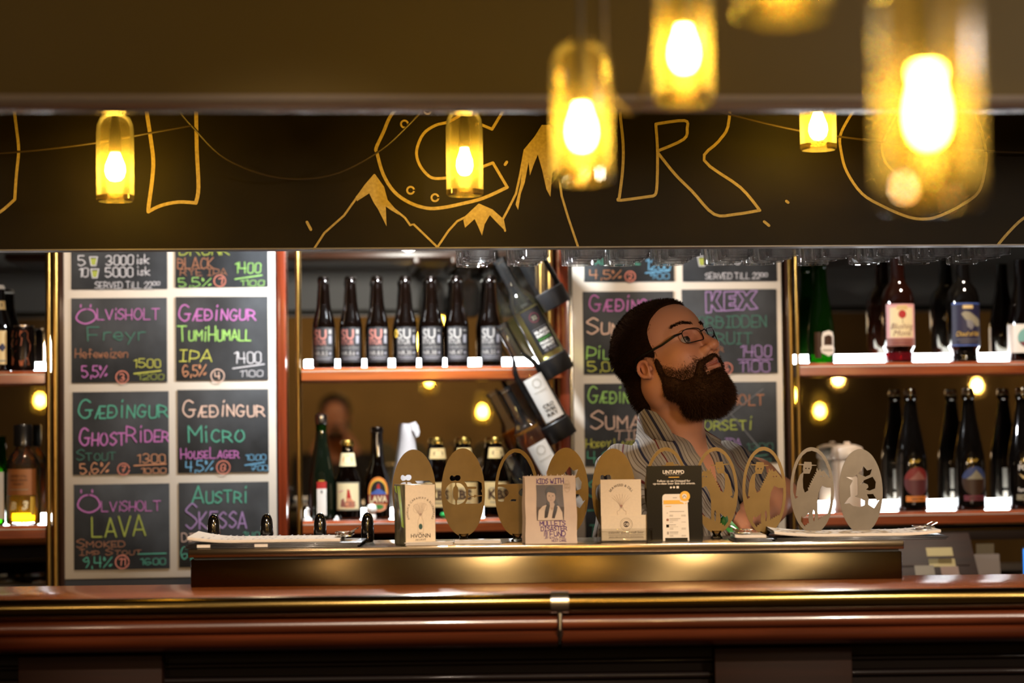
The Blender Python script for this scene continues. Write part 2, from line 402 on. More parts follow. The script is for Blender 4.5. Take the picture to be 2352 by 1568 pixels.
chalk([(1420, 215), (1424, 262), (1431, 330), (1430, 390), (1422, 455)]); chalk([(1422, 455), (1425, 460), (1500, 450)])
chalk([(1500, 450), (1508, 435), (1510, 350), (1506, 285)]); chalk([(1506, 285), (1572, 277), (1578, 295), (1570, 320), (1510, 347)])
chalk([(1510, 350), (1550, 400), (1590, 440), (1640, 492), (1690, 492), (1745, 483)]); chalk([(1745, 483), (1700, 430), (1617, 368), (1650, 325), (1672, 290), (1678, 215)])
part('chalk_letter')
chalk([(2105, 150), (2040, 165), (1985, 215), (1955, 262), (1930, 310), (1932, 350), (1945, 395), (1980, 445), (2030, 475), (2085, 498), (2125, 503), (2160, 495), (2210, 470), (2248, 440), (2262, 390), (2264, 345), (2250, 290), (2225, 225), (2170, 165), (2105, 150)], .006)
chalk([(2060, 262), (2035, 310), (2025, 340), (2035, 375), (2060, 400)], .005)
part('chalk_letter')
chalk([(2292, 562), (2315, 535), (2352, 500), (2420, 460)], .006)
part('chalk_letter')
for a, b_ in (((705, 510), (714, 527)), ((1806, 462), (1810, 465)), ((1755, 509), (1766, 518)), ((1160, 378), (1164, 372))): chalk([a, b_], .006)
part('chalk_ticks')
# ------------------------------------------------------------------ lamps in cut-off bottles
LC = (1.0, .60, .075)
M_bulb = emis('bulb_glow', LC, 170.); M_bulbw = emis('bulb_glow_far', (1.0, .60, .16), 200.)
M_jar = glass('amber_jar_glass', (1.0, .93, .72), .20, .22, .065, (1.0, .80, .35))
M_sock = mat('socket_black', '15120f', .5); M_cord = mat('cord_black', '1a140d', .6)
M_jrim = glass('jar_base_glass', (.95, .85, .6), .5, .03, .1, (1, .9, .6))
def lamp(loc, label, cordlen, mbulb=None, tilt=0., bs=1.):
    t = thing('bottle_lamp', loc, 0, label, 'lamp', 'lamps in cut-off glass bottles')
    H = .176
    MB().lathe([(.0345, -H), (.0375, -H + .004), (.0375, -.04), (.036, -.022), (.030, -.008), (.017, 0), (.017, .004)], 36).build('glass_jar', M_jar, t)
    MB().lathe([(.0345, -H), (.038, -H + .004), (.038, -H + .012), (.0335, -H + .012), (.0335, -H), (.0345, -H)], 36).build('jar_rim', M_jrim, t)
    pf = [(.001, -.135), (.009, -.133), (.0145, -.126), (.0172, -.115), (.0162, -.103), (.0125, -.092), (.0095, -.083), (.0085, -.076)]
    pf = [(r_ * bs, -.108 + (z_ + .108) * (.55 + .45 * min(bs, 1.05))) for r_, z_ in pf[:-1]] + [pf[-1]]
    MB().lathe(pf, 24).build('bulb', mbulb or M_bulb, t)
    MB().lathe([(.0095, -.078), (.0125, -.076), (.0125, -.045), (.009, -.02), (.004, .006)], 20, capt=True).build('socket', M_sock, t)
    MB().tube([(0, 0, .004), (.001, 0, cordlen * .5), (0, 0, cordlen)], .0028, 8).build('cord', M_cord, t)
    t.rotation_euler.y = tilt
    return t
def lampP(px, pybot, Y, label, tilt=0., mb_=None, bs=1.):
    p = PY(px, pybot, Y); z = p.z + .176
    return lamp((p.x, p.y, z), label, 2.715 - z, mb_, tilt, bs)
lampP(265, 463, 4.30, 'glowing bottle lamp hanging at far left before the chalkboard letters', bs=1.2)
lampP(1068, 450, 4.30, 'glowing bottle lamp hanging inside the big chalk letter C', bs=1.0)
_l = lampP(1880, 345, 4.30, 'small looking bottle lamp half hidden behind the beam, right of chalk letter R', bs=1.15)
for c_ in _l.children:
    if c_.name.split('.')[0] in ('bulb', 'socket'): c_.location.z = -.020
lampP(1338, 420, 2.63, 'blurred bottle lamp hanging before the tallest chalk peak')
lampP(1573, 240, 2.63, 'blurred bottle lamp hanging above the chalk letter R', .0)
lampP(2135, 462, 1.56, 'largest most blurred bottle lamp, at right before the chalk letter O', bs=.62)
lampP(1800, 40, 1.75, 'out of focus bottle lamp cut by the top edge of the view')
# lamps of the room, seen only as reflections in the back-bar mirrors
YM = 5.83
def lampR(px, py, Yl, label, mb_=None):      # place a lamp so that it mirrors at this pixel
    D = 2 * YM - Yl; p = PY(px, py, D); z = p.z + .115
    return lamp((p.x, Yl, z), label, 2.715 - z, mb_)
lampR(1108, 948, -1.2, 'bottle lamp of the room mirrored above the glass bottles with tan neck labels')
lampR(1883, 946, -1.6, 'bottle lamp of the room mirrored above the white canister')
lampR(1925, 872, -3.0, 'orange bottle lamp of the room mirrored under the right upper shelf', M_bulbw)
lampR(2244, 888, -2.4, 'orange bottle lamp of the room mirrored beside the right dark bottles', M_bulbw)
lampR(92, 922, -1.9, 'bottle lamp of the room mirrored beside the left brass post')
lampR(1819, 910, -2.1, 'bottle lamp of the room mirrored at the brass post by the right menu board')
# cables of the lamp string in front of the chalkboard
def cable(pts, label):
    P = [PY(a, b_, 4.40) for a, b_ in pts]; q = []
    P3 = [(p.x, p.z) for p in P]; sm = smooth_pts(P3, 6)
    o = P[0]; t = MB().tube([(x - o.x, 0, z - o.z) for x, z in sm], .0023, 8).build('lamp_cable', M_cable, None, loc=o)
    tag(t, label, 'cable', 'lamp string cables')
M_cable = mat('cable_brown', '30250e', .5)
cable([(-420, 250), (-250, 320), (-60, 350), (60, 347), (220, 328), (330, 308), (440, 288)], 'slack lamp cable crossing behind the far left bottle lamp')
cable([(405, 245), (440, 288), (520, 365), (640, 408), (760, 402), (866, 350), (935, 290), (985, 235)], 'slack lamp cable hanging low between chalk letters I and C')
cable([(1600, 240), (1680, 264), (1835, 300), (2010, 324), (2160, 340), (2420, 350), (2650, 320), (2850, 240)], 'slack lamp cable crossing above the chalk letter O')
def cable2(pts, Y, label):
    P = [PY(a, b_, Y) for a, b_ in pts]; sm = smooth_pts([(p.x, p.z) for p in P], 6); o = P[0]
    tag(MB().tube([(x - o.x, 0, z - o.z) for x, z in sm], .0023, 8).build('lamp_cable', M_cable, None, loc=o), label, 'cable', 'lamp string cables')
cable2([(1385, -60), (1393, 173), (1420, 235), (1457, 255), (1490, 170), (1512, -60)], 2.63, 'blurred loop of lamp cable between the two middle bottle lamps')
# ------------------------------------------------------------------ glasses hanging upside down behind the bulkhead
M_gl = mat('clear_glass', 'ffffff', .0, 0); M_gl.node_tree.nodes['Principled BSDF'].inputs['Transmission Weight'].default_value = 1; M_gl.node_tree.nodes['Principled BSDF'].inputs['IOR'].default_value = 1.48
M_rackw = wood('rack_wood', '3c2011', '24120a')
_nt = M_gl.node_tree; _mx = _nt.nodes.new('ShaderNodeMixShader'); _mx.inputs[0].default_value = .5; _tr = _nt.nodes.new('ShaderNodeBsdfTransparent')
_nt.links.new(_nt.nodes['Principled BSDF'].outputs[0], _mx.inputs[1]); _nt.links.new(_tr.outputs[0], _mx.inputs[2]); _nt.links.new(_mx.outputs[0], _nt.nodes['Material Output'].inputs[0])
zg = PY(1215, 596, 4.66).z                     # rim height
rack = thing('glass_rack', (.45, 4.82, zg + .147), 0, 'dark wooden rack of rails under the ceiling that the glasses hang from', 'rack')
MB().box((0, .0, .025), (2.9, .50, .02), bev=.003).build('rack_board', M_rackw, rack)
rows = [1103, 1225, 1355, 1458, 1572, 1697, 1797, 1928, 2050, 2168, 2285]
RX = [PY(px, 590, 4.60).x for px in rows]
xr = [RX[0] - .06] + [(RX[i] + RX[i + 1]) / 2 for i in range(len(RX) - 1)] + [RX[-1] + .06]
for x in xr: MB().box((x - .45, 0, .0085), (.018, .50, .022), bev=.002).build('rail', M_rackw, rack)
for sx in (-1.4, 1.4):
    MB().box((sx, 0, .46), (.03, .04, 2.72 - zg - .147 - .03)).build('hanger', M_rackw, rack)
gpr = [(.0345, -.0006), (.0355, .0), (.0362, .001), (.0375, .035), (.0385, .060), (.036, .082), (.026, .100), (.008, .112), (.0042, .118), (.0042, .136), (.010, .139), (.031, .1415), (.0325, .1425), (.0325, .144), (.001, .1445)]
gin = [(.0345, -.0006), (.0332, .0), (.0328, .0012), (.0352, .035), (.037, .060), (.0345, .081), (.024, .098), (.001, .106)]
gm = MB().lathe(gin[::-1] + gpr[1:], 32).build('beer_glass', M_gl)
k = 0
for i, x in enumerate(RX):
    for j, yv in enumerate((4.60, 4.682, 4.764, 4.846)):
        o = gm if k == 0 else gm.copy()
        if k: COL.objects.link(o)
        k += 1
        o.location = (x + random.Random(k).uniform(-.004, .004), yv, zg + random.Random(k * 7).uniform(-.001, .0015)); o.rotation_euler.z = k * .7
        tag(o, 'clear stemmed glass hanging upside down, %s row from left, %s from the front' % (ORD[i], ORD[j]), 'glass', 'glasses hanging over the bar')
# ------------------------------------------------------------------ bar counter
M_barw = wood('bar_mahogany', '56250f', '381708', .30, .5); M_barw.node_tree.nodes['Principled BSDF'].inputs['Specular IOR Level'].default_value = .6
M_barfr = wood('bar_front_wood', '0d0503', '080302', .6, .05); M_pil = wood('bar_pilaster_wood', '1f0e06', '160903', .65, .0)
for q_ in (M_barfr, M_pil): q_.node_tree.nodes['Principled BSDF'].inputs['Specular IOR Level'].default_value = .1
M_brass = mat('brass', '6a5830', .2, 1., var=.25, scale=(2, 30, 30), bump=.02)
M_brassd = mat('brass_worn', 'a98545', .3, 1., var=.3, scale=(20, 20, 4))
M_steel = mat('steel', 'b8b4ac', .25, 1.)
ztop = BU(1176, 1340, 4.37).z
r0 = BU(1176, 1384, 4.06)
bar = thing('bar_counter', bw(0.05, 4.25, 0), BR, 'long mahogany bar counter with brass rail along its front edge', 'bar')
def bl(v, z): return (v - 4.25, z)           # (depth, height) -> local profile point
X0, X1 = -1.75, 1.75
jx = BU(1286, 1430, 4.06).x - .05
zr = r0.z; rr = .0178
MB().box((0, .035, ztop - .02), (X1 - X0, .37, .04), bev=.004).build('countertop', wood('counter_mahogany', 'a35a2a', '7c3e19', .26, .12), bar)
q = [(4.06 + rr * math.cos(a) , zr + rr * math.sin(a)) for a in [2 * math.pi * i / 28 for i in range(28)]]
rl = MB().extr([bl(*p) for p in q], X0, X1).build('brass_rail', M_brass, bar)
q = [(4.06 + (rr + .003) * math.cos(a), zr + (rr + .003) * math.sin(a)) for a in [2 * math.pi * i / 28 for i in range(28)]]
jb = MB().extr([bl(*p) for p in q], jx - .017, jx + .017)
jb.tube([(jx, bl(4.06, 0)[0], zr - .018), (jx, bl(4.06, 0)[0] - .004, zr - .05), (jx, bl(4.06, 0)[0] + .02, zr - .066)], [.006, .005, .010], 12)
jb.build('rail_joint', M_steel, rl)
def zpx(py, d): return BU(1176, py, d).z
mp = [(4.20, zpx(1404, 4.09)), (4.085, zpx(1404, 4.09)), (4.078, zpx(1408, 4.08)), (4.083, zpx(1412, 4.08)), (4.07, zpx(1416, 4.07))]
za, zb2 = zpx(1416, 4.06), zpx(1447, 4.06); rm = (za - zb2) / 2
mp += [(4.07 - rm * math.sin(t), (za + zb2) / 2 + rm * math.cos(t)) for t in [math.pi * i / 10 for i in range(1, 11)]]
mp += [(4.075, zpx(1448, 4.07)), (4.068, zpx(1452, 4.07))]
zc = zpx(1453, 4.07); zd = zpx(1489, 4.12)
mp += [(4.066 + .075 * (1 - math.cos(t)), zc + (zd - zc) * math.sin(t)) for t in [math.pi / 2 * i / 8 for i in range(9)]]
mp += [(4.20, zd)]
for a, b_ in ((X0, jx - .004), (jx + .004, X1)):
    MB().extr([bl(*p) for p in mp], a, b_).build('moulding', M_barw, bar)
MB().box((0, bl(4.235, 0)[0], (zd - .002) / 2), (X1 - X0, .08, zd - .002)).build('front_panel', M_barfr, bar)
for a, b_ in ((45, 375), (1640, 1955)):
    ua, ub = BU(a, 1530, 4.17).x - .05, BU(b_, 1530, 4.17).x - .05
    MB().box(((ua + ub) / 2, bl(4.18, 0)[0], zd / 2 - .004), (ub - ua, .05, zd - .008), bev=.003).build('pilaster', M_pil, bar)
edges = [X0] + [BU(p, 1530, 4.17).x - .05 for p in (45, 375, 1640, 1955)] + [X1]
for a, b_ in ((edges[0], edges[1]), (edges[2], edges[3]), (edges[4], edges[5])):
    m = MB()
    for py, r_ in ((1522, .006), (1556, .008)):
        z = zpx(py, 4.18)
        pr = [bl(4.20, z + r_)] + [bl(4.196 - r_ * 1.3 * math.sin(t), z + r_ * math.cos(t)) for t in [math.pi * i / 8 for i in range(9)]] + [bl(4.20, z - r_)]
        m.extr(pr, a, b_)
    m.box(((a + b_) / 2, bl(4.19, 0)[0], zpx(1640, 4.18)), (b_ - a, .014, .05), bev=.004)
    m.build('panel_moulding', M_barfr, bar)
# ------------------------------------------------------------------ steel tap cabinet on the bar
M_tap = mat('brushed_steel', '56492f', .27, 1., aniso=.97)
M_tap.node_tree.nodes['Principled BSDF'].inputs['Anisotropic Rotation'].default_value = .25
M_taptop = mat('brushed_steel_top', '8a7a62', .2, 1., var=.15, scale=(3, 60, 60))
zt = BU(1176, 1252, 4.37).z
ul, ur = BU(435, 1300, 4.37).x, BU(2075, 1300, 4.37).x
uc = (ul + ur) / 2; wl = ur - ul; hl = zt - ztop
tc = thing('beer_tap_cabinet', bw(uc, 4.51, ztop), BR, 'long low brushed steel tap cabinet standing on the bar counter', 'tap cabinet')
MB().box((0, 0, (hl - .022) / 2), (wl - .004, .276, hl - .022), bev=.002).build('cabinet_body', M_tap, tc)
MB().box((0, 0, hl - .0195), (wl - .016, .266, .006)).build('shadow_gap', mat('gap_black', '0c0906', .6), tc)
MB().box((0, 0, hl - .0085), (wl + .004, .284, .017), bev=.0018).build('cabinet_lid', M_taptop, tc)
# ------------------------------------------------------------------ tap handles
M_hand = mat('handle_black', '0b0a0a', .12, 0, coat=.8)
M_glit = mat('glitter_gold', 'e0b050', .25, 1.)
def S(d): return d / FP
for i, px in enumerate((491, 613, 735.5, 844.5)):
    p = BU(px, 1240, 4.60); m = MB(); rnd = random.Random(i)
    pf = [(.0118, 0), (.0138, .004), (.0142, .02), (.0132, .040), (.0118, .050), (.0085, .058), (.004, .0618), (.0005, .0625)]
    m.lathe(pf, 28, capb=True)
    for k in range(46):
        a = rnd.uniform(-2.9, -.2); z = rnd.uniform(.008, .052)
        r_ = np.interp(z, [q_[1] for q_ in pf], [q_[0] for q_ in pf]) + .0002
        c = Vector((r_ * math.cos(a), r_ * math.sin(a), z)); s_ = rnd.uniform(.0003, .00065)
        T = Matrix.Translation(c) @ Matrix.Rotation(a - math.pi / 2, 4, 'Z').to_4x4() @ Matrix.Rotation(rnd.uniform(-.6, .6), 4, 'X')
        m.add([T @ Vector((s_ * math.cos(q_ * 1.2566), .0002 - .0004, s_ * math.sin(q_ * 1.2566))) for q_ in range(5)], [tuple(range(5))], 1)
    o = m.build('beer_tap', [M_hand, M_glit], None, loc=bw(p.x, p.y, zt), rz=BR)
    tag(o, 'glossy black tap lever with gold glitter, %s' % ('leftmost, behind the clipboard papers', 'second from left, behind the clipboard papers', 'third from left, behind the clipboard', 'rightmost, beside the clipboard clip')[i], 'beer tap', 'black glitter beer taps')
# ------------------------------------------------------------------ oval cut-out tap badges
def plate_mesh(loops, th):
    cu = bpy.data.curves.new('t', 'CURVE'); cu.dimensions = '2D'; cu.fill_mode = 'BOTH'; cu.extrude = th / 2
    for lp in loops:
        sp = cu.splines.new('POLY'); sp.points.add(len(lp) - 1)
        for k, p in enumerate(lp): sp.points[k].co = (p[0], p[1], 0, 1)
        sp.use_cyclic_u = True
    o = bpy.data.objects.new('t', cu); COL.objects.link(o)
    dg = bpy.context.evaluated_depsgraph_get(); me = o.evaluated_get(dg).to_mesh()
    vs = [(v.co.x, -v.co.z, v.co.y) for v in me.vertices]; fs = [tuple(p.vertices) for p in me.polygons]
    o.evaluated_get(dg).to_mesh_clear(); bpy.data.objects.remove(o); bpy.data.curves.remove(cu); return vs, fs
def sc1(pts, k, ox, oy, cx, cy): return [((ox + a * k) - cx, cy - (oy + b_ * k)) for a, b_ in pts]   # crop px -> plate px
def DA():
    c = (.2041, 880, 1000, 1065, 1131)
    h = sc1([(757, 490), (765, 460), (785, 452), (808, 466), (830, 452), (862, 452), (878, 470), (876, 495), (858, 512), (835, 515), (820, 505), (800, 515), (775, 515)], *c)
    l1 = sc1([(815, 535), (770, 540), (725, 580), (705, 640), (712, 700), (745, 750), (790, 773), (817, 776), (815, 735), (798, 700), (796, 600), (812, 570)], *c)
    l2 = sc1([(833, 535), (880, 545), (920, 585), (940, 640), (935, 710), (905, 755), (860, 775), (836, 776), (838, 735), (850, 700), (850, 600), (835, 570)], *c)
    b1 = sc1([(918, 520), (1080, 520), (1115, 540), (1128, 575), (1125, 605), (1108, 630), (1128, 655), (1132, 680), (1060, 680), (1035, 672), (1025, 685), (962, 685), (963, 607), (1050, 607), (1060, 595), (1050, 580), (955, 580), (940, 545)], *c)
    b2 = sc1([(962, 695), (1025, 697), (1035, 706), (1050, 692), (1140, 692), (1138, 725), (1120, 752), (1085, 770), (930, 770), (950, 735)], *c)
    sm = lambda p: smooth_pts(p + [p[0]], 3)[:-1]
    return [sm(h), sm(l1), sm(l2), b1, b2]
def DB():
    c = (.2041, 880, 1000, 1188, 1131)
    top = sc1([(1290, 545), (1268, 560), (1280, 470), (1310, 370), (1360, 270), (1420, 205), (1490, 187), (1560, 205), (1625, 275), (1675, 370), (1705, 470), (1715, 540)], *c)
    l = sc1([(1262, 590), (1310, 575), (1370, 585), (1405, 610), (1420, 650), (1400, 680), (1372, 700), (1360, 740), (1300, 735), (1268, 700), (1258, 650)], *c)
    r_ = sc1([(1715, 590), (1670, 575), (1610, 585), (1565, 600), (1530, 640), (1545, 675), (1580, 690), (1592, 740), (1660, 735), (1705, 700), (1720, 650)], *c)
    sl = sc1([(1428, 738), (1440, 722), (1465, 716), (1500, 718), (1504, 732), (1495, 740)], *c)
    sm = lambda p: smooth_pts(p + [p[0]], 3)[:-1]
    return [top, sm(l), sm(r_), sl]
def DC():
    c = (.2126, 1560, 1000, 1978, 1131)
    return [sc1(p, *c) for p in ([(1944, 425), (2000, 348), (2040, 395), (2092, 380), (2070, 440), (2020, 462), (1965, 440)],
        [(1810, 462), (1880, 468), (1925, 438), (1936, 480), (1934, 655), (1900, 672), (1975, 700), (2008, 722), (2003, 765), (1955, 788), (1880, 775), (1840, 745), (1785, 750), (1830, 690), (1855, 670), (1850, 560), (1880, 500)],
        [(1955, 545), (2000, 500), (2095, 462), (2130, 520), (2120, 590), (2062, 612), (2022, 600), (2048, 575), (2040, 545), (2000, 528)],
        [(2030, 650), (2098, 648), (2130, 700), (2140, 725), (2175, 715), (2105, 800), (2045, 760), (2050, 700)])]
def DD(mir=False):
    c = (.2126, 1560, 1000, 1757.5, 1125)
    d1 = [(745, 680), (722, 600), (718, 520), (728, 430), (748, 350), (785, 270), (830, 205), (880, 168), (935, 155), (990, 165), (1040, 205), (1085, 280), (1115, 370), (1130, 470), (1100, 430), (1065, 385), (1055, 362), (1062, 372), (1030, 388), (1020, 355), (1000, 380), (985, 345), (978, 372), (985, 395), (966, 392), (974, 418), (954, 414), (962, 440), (942, 436), (950, 462), (930, 458), (938, 486), (918, 482), (926, 510), (906, 506), (914, 534), (896, 530), (902, 558), (884, 556), (888, 590), (850, 612), (832, 560), (830, 470), (838, 408), (905, 408), (928, 350), (930, 325), (980, 323), (980, 316), (930, 312), (928, 285), (850, 280), (845, 305), (788, 303), (788, 313), (840, 318), (832, 360), (838, 390), (800, 420), (770, 500), (760, 580), (752, 645), (780, 655)]
    d2 = [(1035, 540), (1085, 562), (1138, 562), (1138, 640), (1125, 740), (1105, 830), (1095, 845), (1080, 860), (1070, 848), (1058, 872), (1046, 860), (1034, 885), (1022, 872), (1010, 897), (1000, 885), (988, 910), (985, 830), (985, 700), (1000, 610)]
    d3 = [(930, 830), (940, 800), (952, 820), (955, 860), (945, 920), (938, 920)]
    d4 = [(815, 860), (830, 880), (850, 868), (870, 850), (890, 830), (885, 900), (890, 945), (872, 940), (866, 962), (850, 955), (845, 982), (835, 985), (800, 930), (803, 890)]
    L = [d1, d2, d3, d4] + [[(x + 8 * math.cos(k * .785), y + 8 * math.sin(k * .785)) for k in range(8)] for x, y in ((866, 352), (900, 354), (1030, 440), (1062, 437))]
    out = [sc1(p, *c) for p in L]
    return [[(-a, b_) for a, b_ in p] for p in out] if mir else out
M_plate = mat('badge_steel_warm_lit', '6f5c3c', .33, 1., var=.15, scale=(30, 30, 30), bump=.03)  # same steel on all badges; warm lamp reflections put into this copy's colour
M_plate2 = mat('badge_steel_neutral_lit', '6c645a', .33, 1., var=.15, scale=(30, 30, 30), bump=.03)  # same steel, toned for the more neutral light on the right-hand badges
M_foot = glass('badge_foot', (.85, .82, .75), .4, .05)
def badge(px, ytop, ybot, cuts, label, m=M_plate, hw=50):
    d = 4.55; s = S(d); p = BU(px, ybot, d); cyp = (ytop + ybot) / 2; ry = (ybot - ytop) / 2
    t = thing('tap_badge', bw(p.x, d, zt), BR, label, 'tap badge', 'oval cut-out tap badges')
    zc_ = BU(px, cyp, d).z - zt
    q_ = []
    for l in cuts:
        o_ = []
        for a, b_ in l:
            e_ = math.hypot(a / (hw - 6.5), b_ / (ry - 8)); o_.append((a / max(1, e_), b_ / max(1, e_)))
        q_.append(o_)
    cuts = q_
    loops = [[(hw * math.cos(2 * math.pi * k / 64), ry * math.sin(2 * math.pi * k / 64)) for k in range(64)]] + cuts
    vs, fs = plate_mesh([[(a * s, b_ * s) for a, b_ in l] for l in loops], .0026)
    b = MB().add([(a, y, z + zc_) for a, y, z in vs], fs); b.build('badge_plate', m, t, ang=30)
    zb_ = zc_ - ry * s
    MB().lathe([(.013, 0), (.0135, .002), (.010, .004), (.008, max(.006, zb_ - .001)), (.0105, zb_ + .003), (.0105, zb_ + .006), (.001, zb_ + .0065)], 20, capb=True).build('badge_foot', M_foot, t)
badge(952, 1032, 1226, DA(), 'oval metal tap badge behind the white aquavit carton')
badge(1065, 1029, 1231, DA(), 'oval metal tap badge with round cut-out letters, fully visible')
badge(1188, 1030, 1231, DB(), 'oval metal tap badge with a cut-out anvil shape beside the paper bag')
badge(1303, 1028, 1228, DC(), 'oval metal tap badge with cut-out swirls, right behind the paper bag')
badge(1411, 1030, 1228, DA(), 'oval metal tap badge behind the seaweed and dill card')
badge(1532, 1027, 1226, DD(True), 'oval metal tap badge rising behind the black phone sign')
badge(1646, 1027, 1224, DD(True), 'oval tap badge with owl on a horse facing left')
badge(1757, 1026, 1226, DD(), 'oval tap badge with owl on a horse, before the barman\'s left elbow')
badge(1867, 1027, 1224, DD(), 'oval tap badge with owl on a horse, before the white canister', M_plate2)
badge(1979, 1031, 1224, DC(), 'rightmost oval tap badge with cut-out swirls', M_plate2)
# ------------------------------------------------------------------ papers, cards and boxes on the cabinet
M_paper = mat('paper_white', 'cfc3b4', .8, var=.08, scale=(60, 60, 60))
M_card = mat('card_cream', 'd3bfa2', .8, var=.06, scale=(200, 200, 200))
M_ink = mat('ink_brown', '3a2a20', .7); M_inkl = mat('ink_faint', 'a08a76', .8); M_inkr = mat('ink_red', '8c3a30', .7); M_inkg = mat('ink_green', '2f4a40', .7)
M_pur = mat('ink_purple', '4a2563', .7)
M_blk = mat('clipboard_black', '131012', .35, coat=.2); M_chr = mat('chrome', 'd5d2cc', .12, 1.)
class Card:
    """a flat thing facing the room: local x along the bar, z up, built at real size"""
    def __init__(s, name, label, cat, xl, xr, yt, yb, d, group=None, rz=0., zb=None):
        s.s = S(d); s.cx = (xl + xr) / 2; s.yb = yb; p = BU(s.cx, yb, d)
        s.z0 = 0; zz = zt if zb is None else zb
        s.t = thing(name, bw(p.x, d, zz), BR + rz, label, cat, group); s.w = (xr - xl) * s.s; s.h = (yb - yt) * s.s
    def X(s, px): return (px - s.cx) * s.s
    def Z(s, py): return (s.yb - py) * s.s
    def P(s, pts): return [(s.X(a), s.Z(b_)) for a, b_ in pts]
def arc_text(mb, st, cx, cz, r, a0, a1, h, mi, y, bold=0.):
    ws = [.30 if c == ' ' else font_mesh(c, bold)[3] - font_mesh(c, bold)[2] + .10 for c in st]; tot = sum(ws); x = 0.
    for c, w_ in zip(st, ws):
        a = a0 + (a1 - a0) * (x + w_ / 2) / tot; x += w_
        if c != ' ': mb.text(c, cx + r * math.cos(a), cz + r * math.sin(a), h, mi, y, bold, rot=a - math.pi / 2)
# aquavit carton
c = Card('aquavit_carton', 'clear edged carton with white card front reading aquavit, left of the tap badges', 'carton', 906, 1001, 1103, 1240, 4.47, rz=R(24))
W, D, H = .068, .062, c.h
M_cart = mat('carton_side', 'a09878', .18, .3, var=.5, scale=(30, 30, 12), col2='4c463a'); M_lime = mat('lime_reflection', 'a5c832', .2, .1)
MB().box((0, 0, H / 2), (W, D, H), bev=.001).build('carton_body', M_cart, c.t)
b = MB().box((0, -D / 2 - .0004, H / 2), (W - .002, .0006, H - .002), 0)
y = -D / 2 - .0012
arc_text(b, 'ANGELICA CARAWAY & BLUEBERRIES', 0, H * .54, .0275, R(212), R(-32), .0044, 1, y, .0)
for k in range(9):
    a = R(60 + k * 9); b.ribbon(smooth_pts([(0, H * .47), (.006 * math.cos(a) * 2, H * .55), (.024 * math.cos(a), H * .52 + .022 * math.sin(a))]), .0006, 2, y)
b.ribbon([(-.006, H * .2), (-.006, H * .40), (-.003, H * .44), (-.003, H * .5), (.003, H * .5), (.003, H * .44), (.006, H * .40), (.006, H * .2), (-.006, H * .2)], .0006, 2, y)
b.poly(circ(0, H * .30, .0042, .006, 14), 4, y); b.poly(circ(0, H * .50, .0014, .0024, 10), 3, y)
b.ribbon(circ(-.009, H * .60, .007, .009, 14), .0004, 2, y + .0002); b.ribbon(circ(.009, H * .62, .006, .008, 14), .0004, 2, y + .0002)
b.text('HVÖNN', 0, H * .115, .0085, 1, y, .01); b.text('AKVAVIT', 0, H * .065, .0042, 1, y); b.text('ICELANDIC SPIRIT 40% VOL 500 ML', 0, H * .02, .002, 1, y, w=.05)
b.build('front_card', [M_card, M_ink, M_inkl, M_inkr, M_inkg], c.t, smooth=False)
b = MB()
b.poly([(-D * .2, H * .97), (D * .1, H * .97), (D * .42, H * .28), (D * .2, H * .3), (D * .05, H * .6)], 0, 0, lambda x, z, dy: (-W / 2 - .0008, -x, z))
b.poly([(-D * .45, H * .97), (-D * .3, H * .97), (-D * .2, H * .84), (-D * .35, H * .88)], 0, 0, lambda x, z, dy: (-W / 2 - .0008, -x, z))
b.build('reflection_streak', M_lime, c.t, smooth=False)  # green reflections on the clear side, painted as flat lime patches
# donation bag
c = Card('paper_bag', 'white paper bag with purple handwriting and a child portrait photo, used for donations', 'bag', 1203, 1322, 1082, 1239, 4.45, rz=R(7))
W, D, H = .108, .055, c.h - .004
M_bag = mat('bag_paper', 'bfa893', .85, var=.12, scale=(25, 25, 25), bump=.3)
def bagpt(x, y_, z):
    k = z / H; return (x * (1 - .02 * k) + .0006 * math.sin(z * 90 + x * 50), y_ * (1 - .55 * max(0, k - .55) / .45 * .8) + .0005 * math.sin(x * 120 + z * 70), z)
b = MB(); n = 10
for sgn in (-1, 1):
    g = [[bagpt(-W / 2 + W * i / n, sgn * D / 2, H * j / n) for i in range(n + 1)] for j in range(n + 1)]
    b.add([p for r_ in g for p in r_], [(j * (n + 1) + i, j * (n + 1) + i + 1, (j + 1) * (n + 1) + i + 1, (j + 1) * (n + 1) + i) for j in range(n) for i in range(n)])
for sgn in (-1, 1):
    g = [[(lambda p, q_: (p[0] - sgn * .012 * (1 - abs(2 * q_ - 1)) * (.3 + .7 * j / n), p[1], p[2]))(bagpt(sgn * W / 2, -D / 2 + D * q_, H * j / n), q_) for q_ in (0, .25, .5, .75, 1)] for j in range(n + 1)]
    b.add([p for r_ in g for p in r_], [(j * 5 + i, j * 5 + i + 1, (j + 1) * 5 + i + 1, (j + 1) * 5 + i) for j in range(n) for i in range(4)])
b.add([bagpt(-W / 2, -D / 2, 0), bagpt(W / 2, -D / 2, 0), bagpt(W / 2, D / 2, 0), bagpt(-W / 2, D / 2, 0)], [(0, 1, 2, 3)])
b.build('bag_body', M_bag, c.t)
b = MB(); rnd = random.Random(4)
for k in range(26):
    x = -W / 2 + W * k / 25
    b.add([bagpt(x, D * .2, H * .985), bagpt(x + .005, D * .2, H * .985), (x + .003 + rnd.uniform(-.002, .002), D * .1, H + rnd.uniform(.001, .005))], [(0, 1, 2)])
b.build('torn_top', M_bag, c.t)
ff = lambda x, z, dy: (lambda p: (p[0], p[1] - .0012 - dy, p[2]))(bagpt(x, -D / 2, z))
b = MB()
write(b, 'KIDS WITH', c.X(1231), c.X(1294), c.Z(1103), c.s * 11, .0014, 0, fn=ff)
write(b, 'MULLETS', c.X(1236), c.X(1296), c.Z(1198), c.s * 10, .0014, 0, fn=ff)
